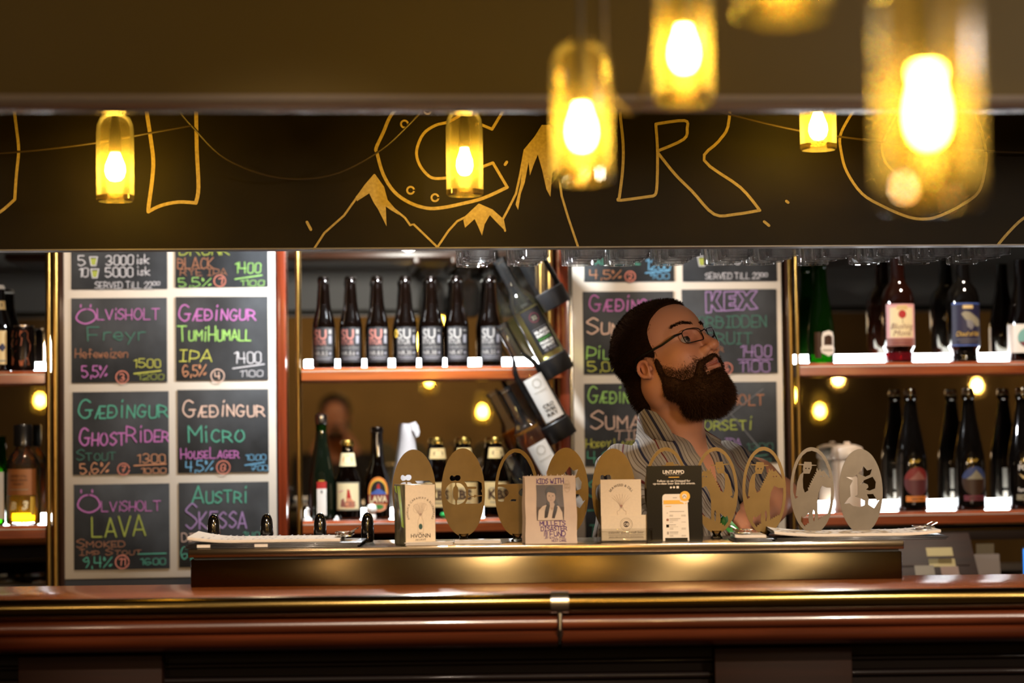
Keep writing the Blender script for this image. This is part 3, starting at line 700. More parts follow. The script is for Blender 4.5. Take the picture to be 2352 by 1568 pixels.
write(b, 'DISASTER', c.X(1238), c.X(1299), c.Z(1210), c.s * 9.5, .0013, 0, fn=ff)
write(b, '!!! FUND', c.X(1244), c.X(1295), c.Z(1222), c.s * 10, .0013, 0, fn=ff)
write(b, 'JP WALL FEE', c.X(1246), c.X(1294), c.Z(1228), c.s * 5, .0006, 0, fn=ff)
write(b, 'VEST CARE', c.X(1262), c.X(1296), c.Z(1235), c.s * 5, .0006, 0, fn=ff)
b.ribbon([(c.X(1302) + .006 * math.cos(k * .35), c.Z(1110) + .012 * math.sin(k * .35)) for k in range(19)], .0005, 1, 0, True, ff)
write(b, 'PRAY', c.X(1297), c.X(1307), c.Z(1108), c.s * 5, .0004, 1, fn=ff); write(b, 'NOW', c.X(1298), c.X(1307), c.Z(1115), c.s * 5, .0004, 1, fn=ff)
b.build('handwriting', [M_pur, M_inkl], c.t, smooth=False)
M_sep = [mat('sepia_%d' % i, h, .5) for i, h in enumerate(('3d2d22', '241811', '9c8068', 'b5a08a', '65503e', '1a120d'))]
b = MB(); fl = lambda off: (lambda x, z, dy: (lambda p: (p[0], p[1] - off - dy, p[2]))(bagpt(x, -D / 2, z)))
x0, x1, z0, z1 = c.X(1229), c.X(1292), c.Z(1186), c.Z(1106)
for i in range(6):
    for j in range(8):
        f = fl(0.0011); b.add([f(x0 + (x1 - x0) * (i + a) / 6, z0 + (z1 - z0) * (j + e) / 8, 0) for a, e in ((0, 0), (1, 0), (1, 1), (0, 1))], [(0, 1, 2, 3)], 0)
def L_(pts): return [(x0 + (x1 - x0) * a, z0 + (z1 - z0) * e) for a, e in pts]
b.poly(L_([(.03, 0), (.08, .28), (.22, .40), (.40, .45), (.66, .46), (.82, .38), (.93, .22), (.97, 0)]), 3, 0, fl(0.0026))
b.poly(L_([(.42, .60), (.36, .48), (.30, .25), (.28, .05), (.40, .08), (.44, .22), (.48, .42)]), 1, 0, fl(0.0029))
b.poly(L_([(.70, .60), (.78, .45), (.74, .28), (.66, .05), (.56, .06), (.60, .25), (.64, .42)]), 1, 0, fl(0.0029))
b.poly(L_([(.46, .50), (.64, .50), (.62, .36), (.56, .28), (.50, .36)]), 2, 0, fl(0.0028))
b.poly([(x0 + (x1 - x0) * .54 + math.cos(k * .3927) * (x1 - x0) * .21, z0 + (z1 - z0) * .80 + math.sin(k * .3927) * (z1 - z0) * .17) for k in range(16)], 1, 0, fl(0.0030))
b.poly([(x0 + (x1 - x0) * .53 + math.cos(k * .3927) * (x1 - x0) * .165, z0 + (z1 - z0) * .665 + math.sin(k * .3927) * (z1 - z0) * .175) for k in range(16)], 2, 0, fl(0.0032))
b.poly(L_([(.36, .76), (.40, .88), (.54, .92), (.68, .86), (.71, .74), (.62, .80), (.46, .80)]), 1, 0, fl(0.0034))
for q_ in ((.46, .685), (.60, .685)): b.poly([(x0 + (x1 - x0) * q_[0] + math.cos(k * .785) * .0015, z0 + (z1 - z0) * q_[1] + math.sin(k * .785) * .0009) for k in range(8)], 5, 0, fl(0.0034))
b.ribbon(L_([(.48, .575), (.53, .565), (.58, .575)]), .0007, 4, 0, True, fl(0.0034)); b.ribbon(L_([(.53, .67), (.515, .62), (.55, .615)]), .0005, 4, 0, True, fl(0.0034))
b.build('portrait_photo', M_sep, c.t, smooth=False); 
# acrylic card holder with two cards
M_acr = glass('acrylic', (.93, .93, .92), .3, .03)
c = Card('card_holder', 'clear acrylic card holder before the fifth tap badge', 'card holder', 1377, 1496, 1212, 1243, 4.445)
MB().box((0, -.012, c.h / 2), (c.w, .002, c.h), bev=.0006).box((0, .014, .045), (c.w, .002, .09), bev=.0006).box((0, 0, .0015), (c.w, .03, .003)).box((-c.w / 2, 0, c.h / 2), (.002, .028, c.h)).box((c.w / 2, 0, c.h / 2), (.002, .028, c.h)).build('holder_shell', M_acr, c.t)
zz = zt + .0032
c = Card('drink_card', 'tall cream card reading seaweed and dill, standing in the acrylic holder', 'card', 1381, 1474, 1099, 1238, 4.452, zb=zz)
b = MB().box((0, 0, c.h / 2), (c.w, .0012, c.h), 0, bev=.0003); y = -.0011
arc_text(b, 'SEAWEED & DILL', c.X(1428), c.Z(1141), c.s * 27, R(152), R(28), c.s * 5.2, 1, y, .01)
for k in range(8):
    a = R(35 + k * 16); b.ribbon(smooth_pts([(c.X(1428), c.Z(1166)), (c.X(1428 + 9 * math.cos(a)), c.Z(1152)), (c.X(1428 + 25 * math.cos(a)), c.Z(1150 - 18 * math.sin(a)))]), .0004, 2, y)
b.poly(circ(c.X(1428), c.Z(1160), .0022, .003, 12), 3, y)
b.ribbon(c.P([(1420, 1182), (1418, 1172), (1425, 1168), (1425, 1163), (1432, 1163), (1432, 1168), (1439, 1172), (1438, 1182)]), .0006, 2, y)
b.build('printed_card', [M_card, M_ink, M_inkl, M_inkr], c.t, smooth=False)
c = Card('business_card', 'wide cream card with round black logo, before the tall card in the holder', 'card', 1382, 1490, 1181, 1239, 4.446, zb=zz)
b = MB().box((0, 0, c.h / 2), (c.w, .0016, c.h), 0, bev=.0004); y = -.0012
b.ribbon(circ(c.X(1439), c.Z(1202), c.s * 14), .0005, 1, y); b.ribbon(circ(c.X(1439), c.Z(1202), c.s * 11), .0003, 1, y); b.poly(circ(c.X(1439), c.Z(1202), c.s * 7), 1, y)
b.text('OB', c.X(1439), c.Z(1205), c.s * 6, 0, y - .0004, .02)
b.text('icelandic quality craft beer', c.X(1438), c.Z(1223), c.s * 5, 1, y, 0, w=c.s * 80, italic=.2)
for q_ in (1226.5, 1233): b.ribbon([(c.X(1398), c.Z(q_)), (c.X(1478), c.Z(q_))], .0006, 1, y, False)
b.text('twelve taps of beer from small breweries', c.X(1438), c.Z(1231.5), c.s * 2.6, 1, y, 0, w=c.s * 78)
b.build('printed_card', [M_card, M_ink], c.t, smooth=False)
# black app sign
c = Card('counter_sign', 'black upright sign with white lettering and a phone picture, between tap badges', 'sign', 1487, 1614, 1070, 1243, 4.44)
M_sgn = mat('sign_black', '0c0907', .25, coat=.2, spec=.3); M_wh = mat('print_white', 'd9cbb6', .6); M_yel = mat('print_yellow', 'd9a32e', .6); M_gry = mat('print_grey', '9a8c7c', .7); M_pst = mat('print_skin', '8a5a45', .7)
b = MB().box((0, 0, c.h / 2), (c.w, .004, c.h), 0, bev=.0006); y = -.0026
k = 190 / 1568.
def Q(a, e): return (c.X(1480 + a * k), c.Z(1060 + e * k))
def rect(a, e, a2, e2, mi, yy): b.add([(Q(a, e)[0], yy, Q(a, e)[1]), (Q(a2, e)[0], yy, Q(a, e)[1]), (Q(a2, e)[0], yy, Q(a, e2)[1]), (Q(a, e)[0], yy, Q(a, e2)[1])], [(3, 2, 1, 0)], mi)
b.text('UNTAPPD', *Q(570, 232), c.s * 66 * k, 1, y, .03, w=c.s * 405 * k)
b.text('DRINK SOCIALLY', *Q(570, 258), c.s * 17 * k, 3, y, .01, w=c.s * 310 * k)
rect(475, 290, 675, 305, 2, y)
b.text('Follow us on Untappd for', *Q(575, 385), c.s * 38 * k, 1, y, .02, w=c.s * 630 * k)
b.text('up-to-date beer lists and events.', *Q(580, 432), c.s * 36 * k, 1, y, .02, w=c.s * 800 * k)
b.poly(circ(*Q(517, 490), c.s * 20 * k, n=12), 1, y); b.poly([Q(552, 488), Q(577, 462), Q(602, 488), Q(577, 512)], 1, y); rect(622, 465, 668, 508, 1, y)
ph = [(352, 1500), (352, 680), (365, 635), (400, 615), (780, 615), (815, 635), (826, 680), (850, 1500), (820, 1500), (820, 1440), (395, 1440), (395, 1500)]
b.poly([Q(*p) for p in ph], 1, y); y -= .0004
rect(372, 730, 805, 805, 2, y); rect(550, 678, 628, 692, 3, y); rect(395, 1442, 820, 1490, 0, y)
b.poly(circ(*Q(778, 658), c.s * 97 * k, n=24), 2, y - .0003); b.poly(circ(*Q(770, 658), c.s * 45 * k, n=18), 1, y - .0006)
b.ribbon([Q(740, 678), Q(768, 640), Q(797, 678)], c.s * 18 * k, 3, y - .0009)
b.poly([Q(675, 735), Q(850, 740), Q(845, 770), Q(800, 775), Q(770, 812), Q(735, 775), Q(690, 760)], 1, y - .0002)
for e, a2 in ((845, 520), (945, 760), (1078, 690), (1195, 600), (1330, 645)):
    rect(480 if e > 900 else 410, e - 6, a2, e + 6, 3 if e > 900 else 2, y)
for e in (1012, 1030, 1145, 1258, 1278, 1395, 1410): rect(482, e - 4, 550, e + 4, 3, y); rect(705, e - 4, 790, e + 4, 3, y)
for e in (1100, 1118, 1232, 1350, 1368): rect(482, e - 3, 640, e + 3, 3, y)
b.poly(circ(*Q(445, 1100), c.s * 25 * k, n=14), 4, y); rect(418, 1188, 472, 1242, 0, y); rect(430, 1322, 466, 1375, 3, y); b.poly(circ(*Q(441, 972), c.s * 10 * k, n=10), 3, y)
b.build('sign_board', [M_sgn, M_wh, M_yel, M_gry, M_pst], c.t, smooth=False)
# small card piles
def pile(px0, px1, d, n, label, dep=.055):
    a, b_ = BU(px0, 1240, d), BU(px1, 1240, d); t = thing('card_pile', bw((a.x + b_.x) / 2, d, zt), BR, label, 'card pile'); m = MB(); rnd = random.Random(n)
    for i in range(n): m.box((rnd.uniform(-.002, .002), rnd.uniform(-.002, .002), .0008 + i * .0012), (b_.x - a.x, dep, .001))
    m.build('cards', M_paper, t, smooth=False)
pile(932, 1040, 4.44, 5, 'low pile of white cards in front of the aquavit carton', .04)
pile(1046, 1150, 4.455, 6, 'low pile of grey cards below the fully visible lettered tap badge')
# ------------------------------------------------------------------ clipboards
M_pink = mat('ink_line', 'aaa0a0', .8)
def clipboard(ua, ub, v0, dep, z0, label, nb=1, clip='r', curl=(0, 0), name='clipboard', paper=(0, 1), lines=True, clipw=.05):
    t = thing(name, bw((ua + ub) / 2, v0 + dep / 2, z0), BR, label, 'clipboard'); w_ = ub - ua; m = MB()
    for i in range(nb): m.box((.004 * i, 0, .0015 + i * .0034), (w_, dep, .003), bev=.0008)
    m.build('board', M_blk, t); zz_ = nb * .0034
    p0, p1 = -w_ / 2 + w_ * paper[0], -w_ / 2 + w_ * paper[1]
    n = 24; m = MB()
    def hz(x, y_):
        k_ = (x - p0) / (p1 - p0); return zz_ + .0068 + curl[0] * max(0, 1 - k_ / .3) ** 2 * (.6 + .4 * y_) + curl[1] * max(0, (k_ - .75) / .25) ** 2
    g = [(p0 + (p1 - p0) * i / n, -dep / 2 + .006 + (dep - .012) * j / 4, hz(p0 + (p1 - p0) * i / n, j / 4)) for j in range(5) for i in range(n + 1)]
    nn = len(g); fs = [(j * (n + 1) + i, j * (n + 1) + i + 1, (j + 1) * (n + 1) + i + 1, (j + 1) * (n + 1) + i) for j in range(4) for i in range(n)]
    m.add(g, fs)
    for kk, off in ((0, .0012), (1, .0036), (2, .0062)):
        m.add([(x, y_ - .001 * kk, max(zz_ + .0004, z - off)) for x, y_, z in g], fs)
    for j in (0, 4):   # sheet edges
        e = [g[j * (n + 1) + i] for i in range(n + 1)]; m.add(e + [(x, y_, max(zz_ + .0003, z - .0055)) for x, y_, z in e], [(i, i + 1, n + 2 + i, n + 1 + i) for i in range(n)])
    pp = m.build('papers', M_paper, t)
    if lines:
        m = MB()
        for i in range(2, n - 2):
            if i % 5 == 4: continue
            for j in range(3):
                x = p0 + (p1 - p0) * i / n; y0_ = -dep / 2 + .02 + j * .07
                m.add([(x, y0_, hz(x, .3) + .0006), (x + .003, y0_, hz(x + .003, .3) + .0004), (x + .003, y0_ + .03, hz(x + .003, .5) + .0004), (x, y0_ + .03, hz(x, .5) + .0004)], [(0, 1, 2, 3)])
        m.build('list_lines', M_pink, pp, smooth=False)
    cxp = w_ / 2 - .03 if clip == 'r' else -w_ / 2 + .022; m = MB(); zc_ = zz_ + .007
    sg = 1 if clip == 'r' else -1
    m.box((cxp, 0, zc_ + .003), (.03, clipw * 1.6, .0016), bev=.0005, M=None)
    m.tube([(cxp + sg * .012, -clipw * .8, zc_ + .008), (cxp + sg * .012, clipw * .8, zc_ + .008)], .004, 10)
    m.box((cxp - sg * .008, 0, zc_ + .0095), (.026, clipw, .0014), bev=.0005)
    m.tube([(cxp + sg * .010, -clipw * .5, zc_ + .010), (cxp + sg * .024, -clipw * .5, zc_ + .017), (cxp + sg * .024, clipw * .5, zc_ + .017), (cxp + sg * .010, clipw * .5, zc_ + .010)], .0012, 8)
    m.tube([(cxp - sg * .02, -clipw * .6, zc_ + .004), (cxp - sg * .01, -clipw * .6, zc_ + .011), (cxp - sg * .002, -clipw * .6, zc_ + .006)], .0012, 8)
    m.build('clip', M_chr, t); return t
t = clipboard(BU(424, 1250, 4.40).x, BU(822, 1250, 4.40).x, 4.385, .17, zt, 'stacked black clipboards with white papers at the left end of the steel cabinet', 3, 'r', (.012, .0), paper=(.02, .90))
m = MB()
for px in (468, 600): q_ = BU(px, 1252, 4.385); m.box((q_.x - (BU(424, 1250, 4.40).x + BU(822, 1250, 4.40).x) / 2, -.0865, .0052), (.027, .004, .006))
m.build('sticker', M_paper, t, smooth=False)
clipboard(BU(1684, 1240, 4.40).x, BU(1772, 1240, 4.40).x, 4.385, .12, zt, 'small black clipboard with few papers and chrome clip, left of the long paper stack', 2, 'l', (.002, 0.), paper=(.04, .85), lines=False, clipw=.035)
clipboard(BU(1776, 1240, 4.43).x, BU(2168, 1240, 4.43).x, 4.40, .18, zt, 'long black clipboard with a thick white paper stack at the right end of the cabinet', 2, 'r', (.011, .006), paper=(.0, .97))
# green plastic tag
c = Card('plastic_tag', 'small green plastic tag leaning behind the tap badge with owl on horse facing left', 'tag', 1655, 1692, 1206, 1240, 4.60)
M_grn = mat('green_plastic', '1f7a2e', .35)
m = MB().box((0, 0, 0), (.045, .003, .022), bev=.001); m.poly(circ(.004, 0, .004, n=14), 1, -.0018)
m.build('tag_body', [M_grn, M_blk], c.t).matrix_local = Matrix.Translation((0, 0, .026)) @ Matrix.Rotation(R(48), 4, 'Y')
# ------------------------------------------------------------------ back bar: mirrored shelf units
YF = 5.685                                     # shelf front
M_shw = wood('shelf_cherry', '9a4a22', '6b2c12', .25, .5)
M_post = wood('post_cherry', '8a3a1e', '5a2110', .25, .5, 'Z')
M_dwood = wood('dark_walnut', '3a2013', '22120a', .3, .4, 'Z')
M_mir = mat('mirror', 'c9c4b8', .015, 1.)
M_led = emis('light_strip_white', (.93, .97, 1.0), 26.)
M_lip = mat('glow_lip_metal', 'd8d6d2', .42, .85)  # for an added pale lip that catches the light strips
zu = PY(1000, 842, YF).z; zl = PY(1000, 1192, YF).z
ztopu = 2.70; YB0 = YM
def xat(px, Y=YF): return PY(px, 900, Y).x
def unit(label, pl, pr, sl, sr, zbot, mats=None):
    xa, xb = xat(pl), xat(pr); cx = (xa + xb) / 2
    t = thing('shelf_unit', (cx, YM, 1.0), 0, label, 'shelf unit', 'mirrored back bar shelf units')
    MB().box((0, .006, (ztopu - 1.0) / 2), (xb - xa, .012, ztopu - 1.0)).build('mirror', M_mir, t)
    ea, eb = xat(sl) - cx, xat(sr) - cx
    for z in (zu, zl):
        th = .0345; y0, y1 = YF - YM, -.002
        pr_ = [(y1, z - 1.0 - th), (y1, z - 1.0), (y0 + .012, z - 1.0), (y0, z - 1.0 - .008), (y0, z - 1.0 - th + .002), (y0 + .002, z - 1.0 - th)]
        sh = MB().extr(pr_, ea, eb).build('shelf', M_shw, t, ang=20)
        MB().extr([(y0 + .013, z - .9997), (y0 - .0006, z - 1.0086), (y0 - .0006, z - 1.0 - .0105), (y0 + .0, z - 1.0 - .0105)], ea, eb).build('glow_lip', M_lip, sh, ang=20)  # added lip, shaped to show the strip's glow between bottles
        MB().box(((ea + eb) / 2, -.014, z - 1.0 + .0145), (eb - ea - .01, .022, .024), bev=.004).build('light_strip', M_led, t)
    return t, cx
def post(t, cx, px, Y, r, zb_, m=M_brassd, wd=None):
    x = PY(px, 900, Y).x - cx
    if wd: MB().box((x, Y - YM, (zb_ + ztopu) / 2 - 1.0), (wd, .05, ztopu - zb_), bev=.003).build('wood_post', m, t)
    else: MB().lathe([(r, zb_ - 1.0), (r, ztopu - 1.0)], 20, (x, Y - YM, 0), capb=True, capt=True).build('brass_post', m, t)
zcn = 1.0                                      # back counter top
tL, cL = unit('mirrored shelf unit with cherry shelves left of the left menu board', -160, 140, -160, 103, zcn)
post(tL, cL, 111, 5.66, .0065, zcn); post(tL, cL, 126, 5.70, .0095, zcn); post(tL, cL, 143, 5.72, 0, zcn, M_dwood, .016)
tM, cM = unit('mirrored shelf unit with cherry shelves between the two menu boards', 640, 1322, 693, 1292, zcn)
post(tM, cM, 648, 5.732, 0, zcn, M_post, .024); post(tM, cM, 685, 5.70, .0052, zcn)
post(tM, cM, 1246, 5.79, .006, zcn); post(tM, cM, 1267, 5.77, .008, zcn); post(tM, cM, 1299, 5.738, 0, zcn, M_post, .034)
tR, cR = unit('mirrored shelf unit with dark cherry shelves right of the right menu board', 1806, 2560, 1838, 2560, zcn)
post(tR, cR, 1809, 5.72, 0, zcn, M_dwood, .010); post(tR, cR, 1818, 5.70, .0065, zcn); post(tR, cR, 1834, 5.69, .005, zcn)
# back counter
M_bc = wood('back_counter_wood', '2c150b', '190c06', .6, .0)
bc = thing('back_counter', (.6, 5.62, 0), 0, 'dark wooden back counter running below the mirrored shelves', 'counter')
MB().box((0, 0, zcn - .0205), (5.2, .42, .04), bev=.004).build('countertop', M_bc, bc)
MB().box((0, .02, (zcn - .042) / 2), (5.1, .36, zcn - .042)).build('cabinet', M_bc, bc)
zf0, zf1 = PY(2250, 1212, 5.72).z, PY(2250, 1240, 5.72).z
xa, xb = xat(1842), xat(2560)
fb = thing('shelf_fascia', ((xa + xb) / 2, 5.755, zf1), 0, 'dark cherry board with a brass strip below the lower right shelf', 'board')
MB().box((0, 0, (zf0 - zf1) / 2), (xb - xa, .05, zf0 - zf1), bev=.002).build('board', M_bc, fb)
MB().box((0, -.0265, zf0 - zf1 - .004), (xb - xa, .003, .007)).build('brass_strip', M_brass, fb)
# ------------------------------------------------------------------ chalk menu boards
CH = {k: mat('chalk_' + k, v, .95, var=.35, scale=(300, 300, 300)) for k, v in dict(w='dcdce2', p='c878bf', g='58ab92', dg='457566', o='dc9c74', y='d6d860', l='a3d873', b='74b4dc', r='dd8874', v='a484b8', h='eccab8', br='a87254', ol='a3ae4c', gy='77777a').items()}
CK = list(CH); CM = [CH[k] for k in CK]
M_slate = mat('slate_black', '45484c', .65, var=.5, scale=(6, 9, 5), col2='1a1b1d', spec=.3)
M_white = mat('painted_frame', 'ded6ca', .55, var=.05, scale=(8, 8, 8))
M_base = mat('base_slate', '23262c', .5)
YP = 5.70
def menu(xl, xr, ytop, ybot, boards, label, name='menu_board'):
    a, b_ = PY(xl, ybot, YP), PY(xr, ybot, YP); cx = (a.x + b_.x) / 2; z0 = (a.z + b_.z) / 2
    t = thing(name, (cx, YP, z0), 0, label, 'menu board', 'chalk menu boards'); ztp = 2.45 - z0
    MB().box((0, .012, ztp / 2), (b_.x - a.x, .024, ztp), bev=.0015).build('frame', M_white, t)
    MB().box((0, .016, -.03), (b_.x - a.x, .03, .055)).build('base_strip', M_base, t)
    for (x0, y0, x1, y1, items) in boards:
        def q(px, py): p = PY(px, py, YP); return p.x - cx, p.z - z0
        c = q((x0 + x1) / 2, (y0 + y1) / 2); p0 = q(x0, (y0 + y1) / 2); p1 = q(x1, (y0 + y1) / 2); t0 = q((x0 + x1) / 2, y0); t1 = q((x0 + x1) / 2, y1)
        w_, h_ = p1[0] - p0[0], t0[1] - t1[1]
        pb = MB().box((c[0], -.001, c[1]), (w_, .003, h_), bev=.0005).build('chalkboard', M_slate, t)
        m = MB(); k = YP / FP; yy = -.0032; fn = lambda x, z, dy: (x, yy - dy, z)
        for it in items:
            kind = it[0]
            if kind == 'c':      # circled number
                _, n_, px, py, r_, col = it; o = q(px, py); mi = CK.index(col)
                m.ribbon(circ(o[0], o[1], r_ * k, n=22), .0028, mi, 0, True, fn)
                write(m, n_, o[0] - r_ * k * .38 * len(n_) ** .5, o[0] + r_ * k * .38 * len(n_) ** .5, o[1] - r_ * k * .55, r_ * k * 1.1, .0026, mi, fn=fn)
            elif kind == 'l':    # line
                _, pts, col, wd = it; m.ribbon([q(*p) for p in pts], wd, CK.index(col), 0, True, fn)
            elif kind == 'cup':
                _, px, py, s_ = it; 
                m.ribbon([q(px - s_, py - s_ * 1.1), q(px + s_, py - s_ * 1.1), q(px + s_ * .6, py + s_ * 1.1), q(px - s_ * .6, py + s_ * 1.1), q(px - s_, py - s_ * 1.1)], .0022, CK.index('w'), 0, True, fn)
                m.poly([q(px - s_ * .75, py - s_ * .7), q(px + s_ * .75, py - s_ * .7), q(px + s_ * .5, py + s_ * .9), q(px - s_ * .5, py + s_ * .9)], CK.index('ol'), 0, fn)
            else:
                st, xa_, xb_, yb_, ch_, col = it[:6]; md = it[6] if len(it) > 6 else 'caps'; o = q(xa_, yb_); e = q(xb_, yb_)
                wd = min(.0040, max(.0017, ch_ * k * .09))
                yy -= .00004
                write(m, st, o[0], e[0], o[1], ch_ * k, wd, CK.index(col), md, fn=lambda x, z, dy, y_=yy: (x, y_ - dy, z), seed=int(xa_))
        if m.v: m.build('chalk_writing', CM, pb, smooth=False)
    return t
menu(147, 637, 560, 1326, [
 (163, 380, 384, 663, [('5', 180, 197, 611, 23, 'w'), ('cup', 215, 600, 9), ('3000', 244, 306, 609, 22, 'w'), ('isk', 313, 343, 606, 20, 'w', 'lower'), ('10', 181, 203, 636, 20, 'w'), ('cup', 218, 628, 9), ('5000', 242, 306, 636, 22, 'w'), ('isk', 315, 345, 632, 20, 'w', 'lower'), ('SERVED TiLL 22', 219, 350, 663, 15, 'w'), ('00', 351, 367, 655, 8, 'w'), ('10 BEERS', 230, 330, 576, 12, 'w')]),
 (402, 380, 615, 659, [('DRUNK', 412, 528, 586, 30, 'ol'), ('BLACK', 408, 490, 617, 24, 'br'), ('RYE IPA', 414, 522, 633, 16, 'br'), ('5,5%', 411, 485, 659, 20, 'l'), ('c', '1', 505, 645, 13, 'r'), ('1400', 540, 598, 627, 24, 'l'), ('l', [(540, 641), (602, 632)], 'l', .003), ('1100', 552, 606, 657, 13.6, 'l')]),
 (164, 684, 384, 878, [('Ö', 175, 222, 743, 34, 'p'), ('LViSHOLT', 224, 367, 734, 24, 'p', 'up'), ('Freyr', 203, 335, 782, 30, 'dg', 'lower'), ('Hefeweizen', 173, 294, 822, 20, 'br', 'lower'), ('5,5%', 189, 247, 866, 26, 'p'), ('c', '3', 281, 866, 14, 'r'), ('1500', 308, 369, 844, 19, 'y'), ('l', [(308, 858), (370, 851)], 'y', .003), ('1200', 317, 376, 872, 12.8, 'ol')]),
 (404, 681, 616, 873, [('Gæðingur', 410, 588, 736, 36, 'p'), ('Tumi', 409, 476, 783, 33, 'l'), ('Humall', 480, 576, 782, 34, 'l'), ('IPA', 413, 487, 830, 26, 'y'), ('6,5%', 420, 474, 864, 25, 'o'), ('c', '4', 500, 863, 15, 'h'), ('1400', 537, 600, 834, 25, 'w'), ('l', [(535, 846), (607, 836)], 'w', .003), ('1100', 551, 604, 865, 14.4, 'w')]),
 (167, 899, 388, 1089, [('Gæðingur', 180, 387, 960, 40, 'g'), ('Ghost', 183, 288, 1023, 40, 'p'), ('Rider', 291, 388, 1014, 36, 'p'), ('Stout', 176, 266, 1057, 24, 'dg'), ('5,6%', 185, 250, 1088, 24, 'o'), ('c', '7', 284, 1077, 13, 'r'), ('1300', 316, 380, 1063, 20, 'o'), ('l', [(308, 1069), (382, 1065)], 'o', .003), ('1000', 324, 382, 1087, 12, 'o')]),
 (408, 894, 617, 1085, [('Gæðingur', 421, 608, 957, 36, 'h'), ('Micro', 433, 561, 1016, 38, 'g'), ('HouseLager', 416, 550, 1053, 24, 'p'), ('4,5%', 427, 490, 1083, 24, 'b'), ('c', '8', 513, 1073, 15, 'r'), ('1000', 565, 612, 1057, 12.8, 'b'), ('l', [(563, 1068), (608, 1061)], 'b', .003), ('700', 575, 617, 1081, 12, 'b')]),
 (170, 1111, 390, 1307, [('Ö', 179, 232, 1178, 40, 'p'), ('LViSHOLT', 234, 370, 1174, 22, 'p', 'up'), ('LAVA', 213, 335, 1232, 44, 'ol'), ('Smoked', 175, 288, 1257, 19, 'br'), ('Imp Stout', 183, 325, 1275, 14, 'br'), ('9,4%', 192, 257, 1303, 24, 'g'), ('c', '11', 281, 1290, 15, 'r'), ('l', [(317, 1272), (382, 1270)], 'g', .003), ('1600', 323, 380, 1297, 14.4, 'g')]),
 (411, 1107, 618, 1301, [('Austri', 441, 570, 1155, 38, 'g'), ('Skessa', 428, 567, 1214, 54, 'v'), ('DIPA', 418, 470, 1243, 18, 'h'), ('6,8%', 417, 480, 1283, 26, 'g'), ('1400', 560, 612, 1240, 18, 'g')]),
], 'white framed chalk menu board listing eight beers, left, fully visible')
menu(1320, 1806, 560, 1320, [
 (1340, 380, 1547, 646, [('Pale Ale', 1347, 1470, 608, 24, 'g'), ('4,5%', 1355, 1428, 641, 20, 'o'), ('c', '2', 1447, 635, 12, 'r'), ('1200', 1483, 1540, 620, 24, 'b'), ('l', [(1482, 627), (1538, 621)], 'b', .003), ('900', 1494, 1537, 641, 13.6, 'b')]),
 (1566, 380, 1783, 645, [('cup', 1612, 600, 10), ('6000', 1640, 1700, 607, 22, 'w'), ('isk', 1706, 1736, 604, 20, 'w', 'lower'), ('SERVED TiLL 22', 1620, 1745, 641, 14, 'w'), ('00', 1746, 1762, 635, 8, 'w')]),
 (1340, 669, 1548, 858, [('Gæðingur', 1355, 1530, 714, 36, 'p'), ('Summer', 1348, 1500, 767, 36, 'h'), ('DAY', 1405, 1480, 795, 24, 'h'), ('Pilsner', 1347, 1480, 824, 30, 'l'), ('5,0%', 1350, 1430, 853, 22, 'y')]),
 (1567, 664, 1785, 857, [('l', [(1300 + a * .2296, 560 + e * .2296) for a, e in ((1395, 480), (1450, 480), (1455, 570), (1490, 475), (1550, 475), (1500, 570), (1565, 670), (1500, 670), (1455, 610), (1450, 685), (1400, 690), (1395, 480))], 'v', .0032),
   ('l', [(1300 + a * .2296, 560 + e * .2296) for a, e in ((1580, 480), (1700, 475), (1695, 520), (1630, 525), (1632, 550), (1690, 548), (1688, 590), (1632, 595), (1632, 620), (1695, 615), (1697, 660), (1580, 670), (1580, 480))], 'v', .0032),
   ('l', [(1300 + a * .2296, 560 + e * .2296) for a, e in ((1710, 475), (1775, 475), (1800, 520), (1845, 470), (1910, 470), (1845, 560), (1915, 645), (1840, 655), (1805, 600), (1775, 660), (1710, 660), (1770, 560), (1710, 475))], 'v', .0032),
   ('FORBIDDEN', 1585, 1760, 752, 26, 'dg', 'up'), ('FRUIT', 1625, 1727, 790, 26, 'dg', 'up'), ('SOUR', 1615, 1662, 808, 12, 'br', 'up'), ('c', '6', 1669, 846, 13, 'r'), ('1400', 1700, 1770, 820, 27, 'v'), ('l', [(1695, 826), (1774, 825)], 'v', .0026), ('1100', 1697, 1768, 855, 26, 'v')]),
 (1343, 880, 1550, 1070, [('Gæðingur', 1350, 1500, 925, 36, 'l'), ('Sumar', 1357, 1500, 984, 42, 'h'), ('TIÐ', 1410, 1480, 1010, 22, 'h'), ('Hoppy Lager', 1345, 1470, 1028, 20, 'y'), ('4,8%', 1350, 1430, 1063, 26, 'g')]),
 (1568, 877, 1785, 1063, [('Ölvisholt', 1575, 1755, 931, 34, 'br'), ('l', [(1640, 905), (1745, 1030)], 'gy', .002), ('l', [(1645, 975), (1752, 893)], 'gy', .002), ('Forseti', 1590, 1727, 988, 32, 'ol'), ('X-mas IPA', 1605, 1702, 1027, 20, 'v'), ('1300', 1715, 1775, 1034, 16, 'dg'), ('l', [(1707, 1051), (1762, 1044)], 'dg', .003), ('900', 1735, 1770, 1060, 7.2, 'dg')]),
 (1345, 1086, 1551, 1278, [('Steðji', 1349, 1500, 1140, 40, 'g'), ('l', [(1349, 1172), (1420, 1168)], 'g', .003), ('IPA', 1354, 1430, 1236, 30, 'g')]),
 (1570, 1083, 1786, 1274, [('Porter', 1590, 1720, 1140, 36, 'p')]),
], 'white framed chalk menu board behind the barman')
